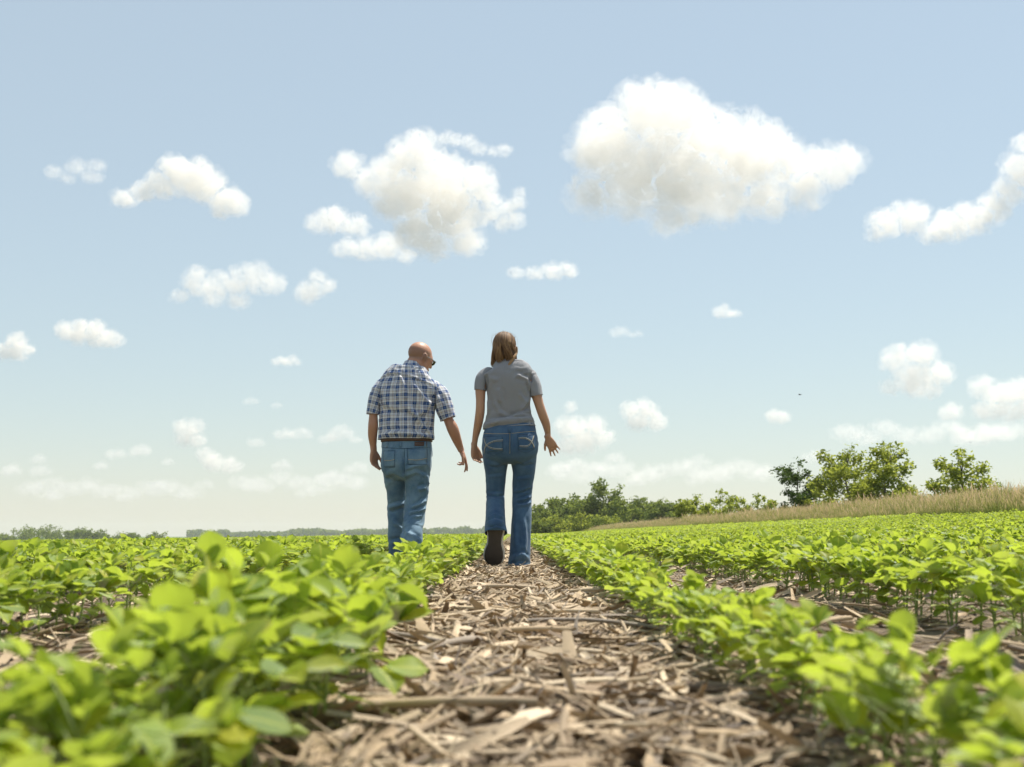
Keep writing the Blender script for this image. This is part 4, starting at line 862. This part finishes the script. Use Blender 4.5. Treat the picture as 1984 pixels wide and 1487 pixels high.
# hair: a scalp cap and locks that hang to the shoulders
rg = np.random.default_rng(77); HV, HF, HT, hn = [], [], [], 0
def lock(pts, rad, tint):
    global hn
    V, F = tube(smooth_pts(pts), rad, 6, False); HV.append(V); HF.extend([[i + hn for i in f] for f in F]); HT.append(np.clip(tint + np.linspace(-.08, .25, len(V)), 0, 1)); hn += len(V)
def smooth_pts(pts, k=4):
    return [np.array(r[0]) for r in smooth_path([(p, 0, 0) for p in pts], k)]
cap = Shell(); HWa = np.array(HW)
cap.ball(hp(hw, HW, (0, -.016, .026)), (.078, .098, .086), HWa); cap.ball(hp(hw, HW, (0, -.04, -.03)), (.070, .056, .075), HWa)
for s in (-1, 1): cap.ball(hp(hw, HW, (s * .058, -.005, -.03)), (.026, .052, .075), HWa)
V, F = remesh(*cap.arrays(), .006, 3); HV.append(V); HF.extend(F.tolist()); HT.append(np.full(len(V), .12)); hn += len(V)
for i in range(620):
    s = -1 if i % 2 else 1; a = rg.uniform(-.1, 1.0)            # 1 = straight back, 0 = side
    az = -math.pi / 2 * a if True else 0; ca, sa = math.cos(az), math.sin(az)
    L = rg.uniform(.86, 1.05); off = rg.normal(0, .003)
    def E(el, k=1.0): return hp(hw, HW, (s * math.cos(el) * ca * .079 * k * L ** .2, -.016 + math.cos(el) * sa * .104 * k, .026 + math.sin(el) * .092 * k))
    start = hp(hw, HW, (s * .006, -.016 - .09 * a * rg.uniform(.2, .9), .114 - .03 * a ** 2)); kk = rg.uniform(1.0, 1.035)
    pts = [start, E(1.0, kk), E(.55, kk), E(.1, kk), E(-.3, kk * 1.03)]
    if s < 0 or a < .8:
        side = Wm.p(954 if s < 0 else 1000, 690, .02) if s < 0 else Wm.p(1000, 686, .02)
        end = (Wm.p(rg.normal(956, 2.2), rg.normal(709, 3), rg.uniform(-.02, .09)) if s < 0 else Wm.p(rg.normal(997, 2.0), rg.normal(700, 3), rg.uniform(.0, .10)))
        if a > .55: end = Wm.p(rg.uniform(960, 978) if s < 0 else rg.uniform(980, 996), rg.normal(700, 2.5), -.085 + rg.uniform(0, .02))
    else: end = Wm.p(rg.uniform(979, 996), rg.normal(700, 2.5), -.085 + rg.uniform(0, .02))
    m = (np.array(pts[-1]) + end) / 2 + np.array([s * .004, -.006, 0]); pts += [m, end]
    nn_ = (len(pts) - 1) * 4 + 1; q = np.linspace(0, 1, nn_); rad = .0042 * rg.uniform(.6, 1.2) * np.clip(np.minimum(q * 6 + .3, (1 - q) * 2.2 + .12), 0, 1)
    lock(pts, rad, np.clip(rg.beta(1.2, 1.5) * .8 + .05 + .25 * (s < 0) * (a < .4), 0, 1))
for i in range(45):                     # flyaway hairs
    a = rg.uniform(0, 6.28); u = hp(hw, HW, (math.cos(a) * .07, -.02 + .08 * math.sin(a), .09)); o = np.array([rg.normal(0, .03), rg.normal(0, .03), rg.uniform(-.02, .03)])
    lock([u, u + o * .35 + (0, 0, .006), u + o * .7 - (0, 0, .02), u + o * .9 - (0, 0, rg.uniform(.05, .12))], .0005, rg.uniform(.6, 1))
for i in range(26):
    o = rg.normal(0, 1.1, 2); pts = [Wm.p(1001 + o[0] * .6, 672, -.03), Wm.p(1001 + o[0] * .7, 684, -.045), Wm.p(995 + o[0], 694 + o[1], -.075), Wm.p(987 + o[0] * .8, 706 + o[1], -.095), Wm.p(980 + rg.normal(0, 2), 715 + rg.normal(0, 2.5), -.10)]
    q = np.linspace(0, 1, 17); lock(pts, .0042 * rg.uniform(.6, 1.1) * np.clip(np.minimum(q * 5 + .3, (1 - q) * 2 + .08), 0, 1), rg.uniform(.55, 1.0))
me = new_mesh('hair', np.concatenate(HV), HF, hair_m); A = me.attributes.new('tint', 'FLOAT', 'POINT'); A.data.foreach_set('value', np.concatenate(HT).astype(np.float32)); obj('hair', me, Wm.root)
for fig, c, Rm, k in ((M, hc, HM, 1.0), (Wm, hw, HW, .94)):
    for s in (-1, 1):
        b = Shell(); b.ball((0, 0, 0), (.0125 * k,) * 3); V, F = b.arrays(); obj('eye', new_mesh('eye', V + hp(c, Rm, (s * .033 * k, .089 * k, -.004 * k)), F, eye_m), fig.root)
# ---------------------------------------------------------------- clouds: real bodies of vapour far off in the sky
CLOUD_M = {}
def vapour(dens, size, lev):
    key = (round(dens, 6), round(size, 1), lev)
    if key not in CLOUD_M:
        t = NT('cloud_vapour'); v = t.n('ShaderNodeVolumePrincipled')
        v.inputs['Color'].default_value = c4(0.952, 0.93, 0.895); v.inputs['Density'].default_value = dens; v.inputs['Anisotropy'].default_value = 0.35
        if lev < 2:                     # the outer vapour is torn and uneven, the core is even
            n = t.noise(1.7 / size, 4, 0.56, t.coord(), 0.5)
            t.put(v.inputs['Density'], t.n('ShaderNodeMapRange', i_0=n, i_1=0.32, i_2=0.70, i_3=0.0, i_4=dens * 2.1).outputs[0])
        CLOUD_M[key] = t.vol(v.outputs[0])
    return CLOUD_M[key]
def make_cloud(blobs, dist, label, dens=1.0, rough=1.0, seed=0, group='drifting cumulus clouds'):
    rg = np.random.default_rng(seed + 50); mpp = dist / FPX
    c0 = at(sum(b[0] for b in blobs) / len(blobs), sum(b[1] for b in blobs) / len(blobs), dist)
    rm = sum(b[2] for b in blobs) / len(blobs)
    balls = []
    for b in blobs:
        p = at(b[0], b[1], dist) - c0; r = b[2] * mpp; ry = b[3] if len(b) > 3 else 0.85
        p.y += rg.uniform(-0.5, 0.5) * rm * mpp
        balls.append((p, (r, r * 0.8, r * ry)))
        for k in range(5):
            th, u = rg.uniform(0, 6.283), rg.uniform(-0.6, 1); q = math.sqrt(1 - u * u); rr = r * rg.uniform(0.25, 0.5)
            balls.append((p + Vector((q * math.cos(th) * r, q * math.sin(th) * r * 0.8, u * r * ry)) * 0.88, (rr, rr, rr * (0.4 + 0.6 * ry))))
    size = rm * mpp; parent = None
    for lev, (grow, de, nm) in enumerate(((1.10, 1.2, 'cloud'), (0.90, 2.2, 'cloud_billow'), (0.64, 2.4, 'cloud_core'))):
        sh = Shell()
        for p, r in balls: sh.ball(p, np.array(r) * grow)
        vox = max(size / 9, 1.6 * mpp) * (1 + 0.3 * lev)
        V, F = remesh(*sh.arrays(), vox, 3)
        for sc_, am in ((size * 0.9, 0.46), (size * 0.36, 0.30), (size * 0.14, 0.17)):
            if lev == 2 and sc_ < size * 0.3: continue
            N = vnormals(V, F); n = fbm(V / sc_ + seed * 7.7 + lev * 1.3, 3, seed)
            V = V + N * (((0.5 - 1.6 * np.abs(n)) + 0.5 * n) * am * rough * size)[:, None]
        o = obj(nm, new_mesh(nm, V, F, vapour(de * dens / (size * 1.6), size, lev)), parent, c0 if parent is None else None)
        if parent is None: parent = o; tag(o, label, 'cloud', group)
    return parent
CLOUDS = [
 ('big white cumulus cloud with a tall domed shoulder and tapering tail', 4700, .5, None, [(1165,300,55),(1200,270,60),(1265,225,72),(1335,255,75),(1150,375,42),(1230,350,80),(1320,360,80),(1420,300,78),(1490,310,60),(1560,325,48),(1615,322,40),(1640,320,24),(1400,375,55),(1480,370,45),(1560,370,35),(1300,410,38),(1500,405,18,.5)]),
 ('ragged mid-sized cumulus cloud above the two walkers with torn fringes', 4650, .5, None, [(805,310,48),(760,345,48),(720,350,30),(680,325,22),(660,318,12),(850,370,65),(790,390,55),(870,420,55),(810,455,42),(905,465,28),(845,480,22),(925,365,35),(900,345,28)]),
 ('thin wisps curling off the ragged cumulus', 4550, .22, None, [(950,385,18),(965,400,20),(985,405,20),(1003,395,14),(1005,372,11),(996,425,20),(975,432,18),(955,418,18)]),
 ('thin torn wisps trailing off the top of the ragged cumulus', 4550, .16, None, [(862,268,16,.7),(885,272,16,.6),(908,276,18,.7),(930,288,16,.6),(955,292,14,.5),(978,290,14,.7)]),
 ('small flat puff under the edge of the ragged cumulus, nearest to its torn side', 5300, .34, None, [(615,432,20,.7),(650,430,28,.8),(690,435,24,.8)]),
 ('flat cream puff tucked directly under the ragged cumulus', 5400, .34, None, [(675,482,22,.7),(715,478,28,.7),(755,480,28,.7),(785,495,16,.6)]),
 ('hat-shaped white cloud with a long thin brim', 5000, .5, None, [(335,325,26),(360,345,38),(400,360,38),(440,390,30),(465,405,16),(310,360,26),(280,375,20,.7),(240,383,22,.5),(430,412,16,.6)]),
 ('thin wispy scrap of cloud next to the hat-shaped cloud', 5000, .14, None, [(105,335,16,.6),(150,325,22,.5),(185,325,18,.6),(180,345,20,.5),(130,345,14,.5)]),
 ('long loose bank of pale broken cloud', 6500, .28, None, [(385,550,28),(420,560,26),(455,550,26),(495,540,32),(530,550,22),(350,575,16,.5),(460,580,20,.6),(410,580,18,.5)]),
 ('small notched cloud at the end of the loose bank', 6500, .3, None, [(595,568,22),(615,540,16),(610,560,20),(635,553,14)]),
 ('smooth oval cream cloud with a short tail', 8000, .45, None, [(128,640,18),(155,645,24),(185,648,24),(210,658,18),(232,662,8,.6)]),
 ('small peaked puff beside the smooth oval cloud', 8000, .4, None, [(30,662,18),(35,680,20),(8,682,16),(58,680,10,.7)]),
 ('long thin flat cloud sliver below the big cumulus', 6200, .3, None, [(1000,530,13,.6),(1035,530,18,.5),(1070,527,20,.6),(1100,524,18,.6)]),
 ('drooping arc of cream cloud with a knob at one end', 5200, .4, None, [(1725,430,30),(1765,425,32),(1700,452,16,.6),(1810,450,26,.7),(1850,435,30),(1890,425,32),(1925,405,30),(1955,375,26),(1975,320,30),(1985,345,28),(1990,285,24)]),
 ('lumpy heaped cumulus over the wild walnut trees', 9000, .38, None, [(1735,695,24),(1785,690,28),(1815,725,26),(1765,735,34),(1720,752,16,.5),(1800,755,20,.6)]),
 ('broad low cumulus over the grassy field edge', 9500, .36, None, [(1900,750,20),(1935,770,30),(1975,762,30),(1915,798,26,.5),(1965,798,25,.5),(1845,798,18,.6),(2010,780,30)]),
 ('flat pale cloud shelf beneath the broad low cumulus', 11000, .3, None, [(1870,842,18,.6),(1910,842,24,.6),(1950,840,18,.5)]),
 ('tall heaped cumulus by the grey-shirted walker\'s outstretched hand', 11000, .34, None, [(1105,788,9),(1090,822,17),(1115,830,24),(1150,828,24),(1130,852,30),(1165,850,20),(1100,862,20,.8)]),
 ('compact rounded cumulus above the leafy tree line', 11500, .38, None, [(1222,798,17),(1252,796,21),(1272,818,18),(1235,820,18,.8)]),
 ('tiny square-looking puff above the tallest wild walnut', 11500, .32, None, [(1500,806,13),(1516,808,13)]),
 ('small upright puff low over the left-hand soybean field', 12500, .34, None, [(352,828,15),(372,828,17),(362,848,20),(385,855,13)]),
 ('humped small cloud with a long flat base', 14000, .32, None, [(400,885,16),(415,897,18),(440,902,16),(458,905,10)]),
]
SMALL = [(540,700,12,.7,8000,.35),(562,700,14,.7,8000,.35),(1400,605,16,.8,7600,.35),(1422,608,11,.7,7600,.3),(1200,643,15,.7,8000,.16),(1232,648,11,.5,8000,.12),
 (485,777,12,.6,11000,.15),(535,786,9,.6,11000,.12),(225,880,15,.5,14000,.25),(272,873,15,.8,14000,.3),(550,842,14,.7,13000,.25),(582,840,16,.7,13000,.25),
 (495,858,12,.8,13000,.2),(635,850,13,.6,13000,.25),(660,840,18,.8,13000,.28),(688,853,10,.6,13000,.2),(1082,907,15,.6,16000,.25),(1115,902,19,.6,16000,.28),
 (1150,907,14,.6,16000,.2),(545,902,13,.9,15000,.25),(640,925,22,.4,17000,.2),(690,908,17,.6,16000,.25),(78,912,15,.8,15000,.2),(20,912,15,.7,15000,.25),
 (75,890,11,.9,14500,.2),(100,938,18,.5,17000,.18),(1190,888,15,.6,15000,.22),(1350,898,20,.7,16000,.18),(1385,912,14,.6,16000,.15),(1225,932,17,.6,18000,.2),
 (1575,885,17,.7,15000,.2),(1480,915,14,.6,17000,.15),(300,940,16,.5,17000,.15),(395,940,14,.6,17000,.16),(195,903,11,.8,15000,.2),(325,895,9,.9,15000,.2),
 (590,955,16,.5,19000,.15),(240,965,14,.4,20000,.13),(1075,470,0,0,0,0)]
CLOUDS += [('faint flat band of haze cloud stretched low over the left-hand field', 19000, .16, None, [(60 + 38 * q, 950 + 7 * math.sin(q * 1.7), 24, .3) for q in range(9)]),
 ('faint flat band of haze cloud low behind the plaid-shirted walker', 18000, .16, None, [(470 + 36 * q, 935 + 8 * math.sin(q * 2.1), 24, .32) for q in range(7)]),
 ('faint flat band of haze cloud low above the leafy wood', 18000, .18, None, [(1090 + 38 * q, 915 + 9 * math.sin(q * 1.9), 26, .34) for q in range(11)]),
 ('faint torn veil of cloud low over the seeding grass', 15000, .16, None, [(1640 + 40 * q, 840 + 10 * math.sin(q * 2.3), 26, .36) for q in range(9)])]
for i, (lab, dist, dn, grp, bl) in enumerate(CLOUDS): make_cloud(bl, dist, lab, dn * .55, 1.3, i + 3, 'cumulus clouds over the field')
for i, (x, y, r, ry, dist, dn) in enumerate(SMALL):
    if r: make_cloud([(x - r * .5, y + r * .12, r * .75, ry), (x + r * .3, y - r * .1, r * .8, ry), (x + r * .95, y + r * .15, r * .5, ry)], dist, 'small faint cumulus puff low in the hazy sky', dn * .3, 1.5, i + 90, 'small faint puffs of cloud')
# ---------------------------------------------------------------- the air: one even body of haze round everything on the ground
hv = NT('summer_haze'); v = hv.n('ShaderNodeVolumePrincipled'); v.inputs['Color'].default_value = c4(0.93, 0.96, 1.0); v.inputs['Density'].default_value = 0.00013
hv.vol(v.outputs[0])
z0, z1 = float(GZ.min()) - 1.0, 24.0; xa, ya, yb = 2950, -40, 3010
V = [(x, y, z) for z in (z0, z1) for (x, y) in ((-xa, ya), (xa, ya), (xa, yb), (-xa, yb))]
tag(obj('haze', new_mesh('haze', V, [[3, 2, 1, 0], [4, 5, 6, 7], [0, 1, 5, 4], [1, 2, 6, 5], [2, 3, 7, 6], [3, 0, 4, 7]], hv.m, False)), kind='stuff')
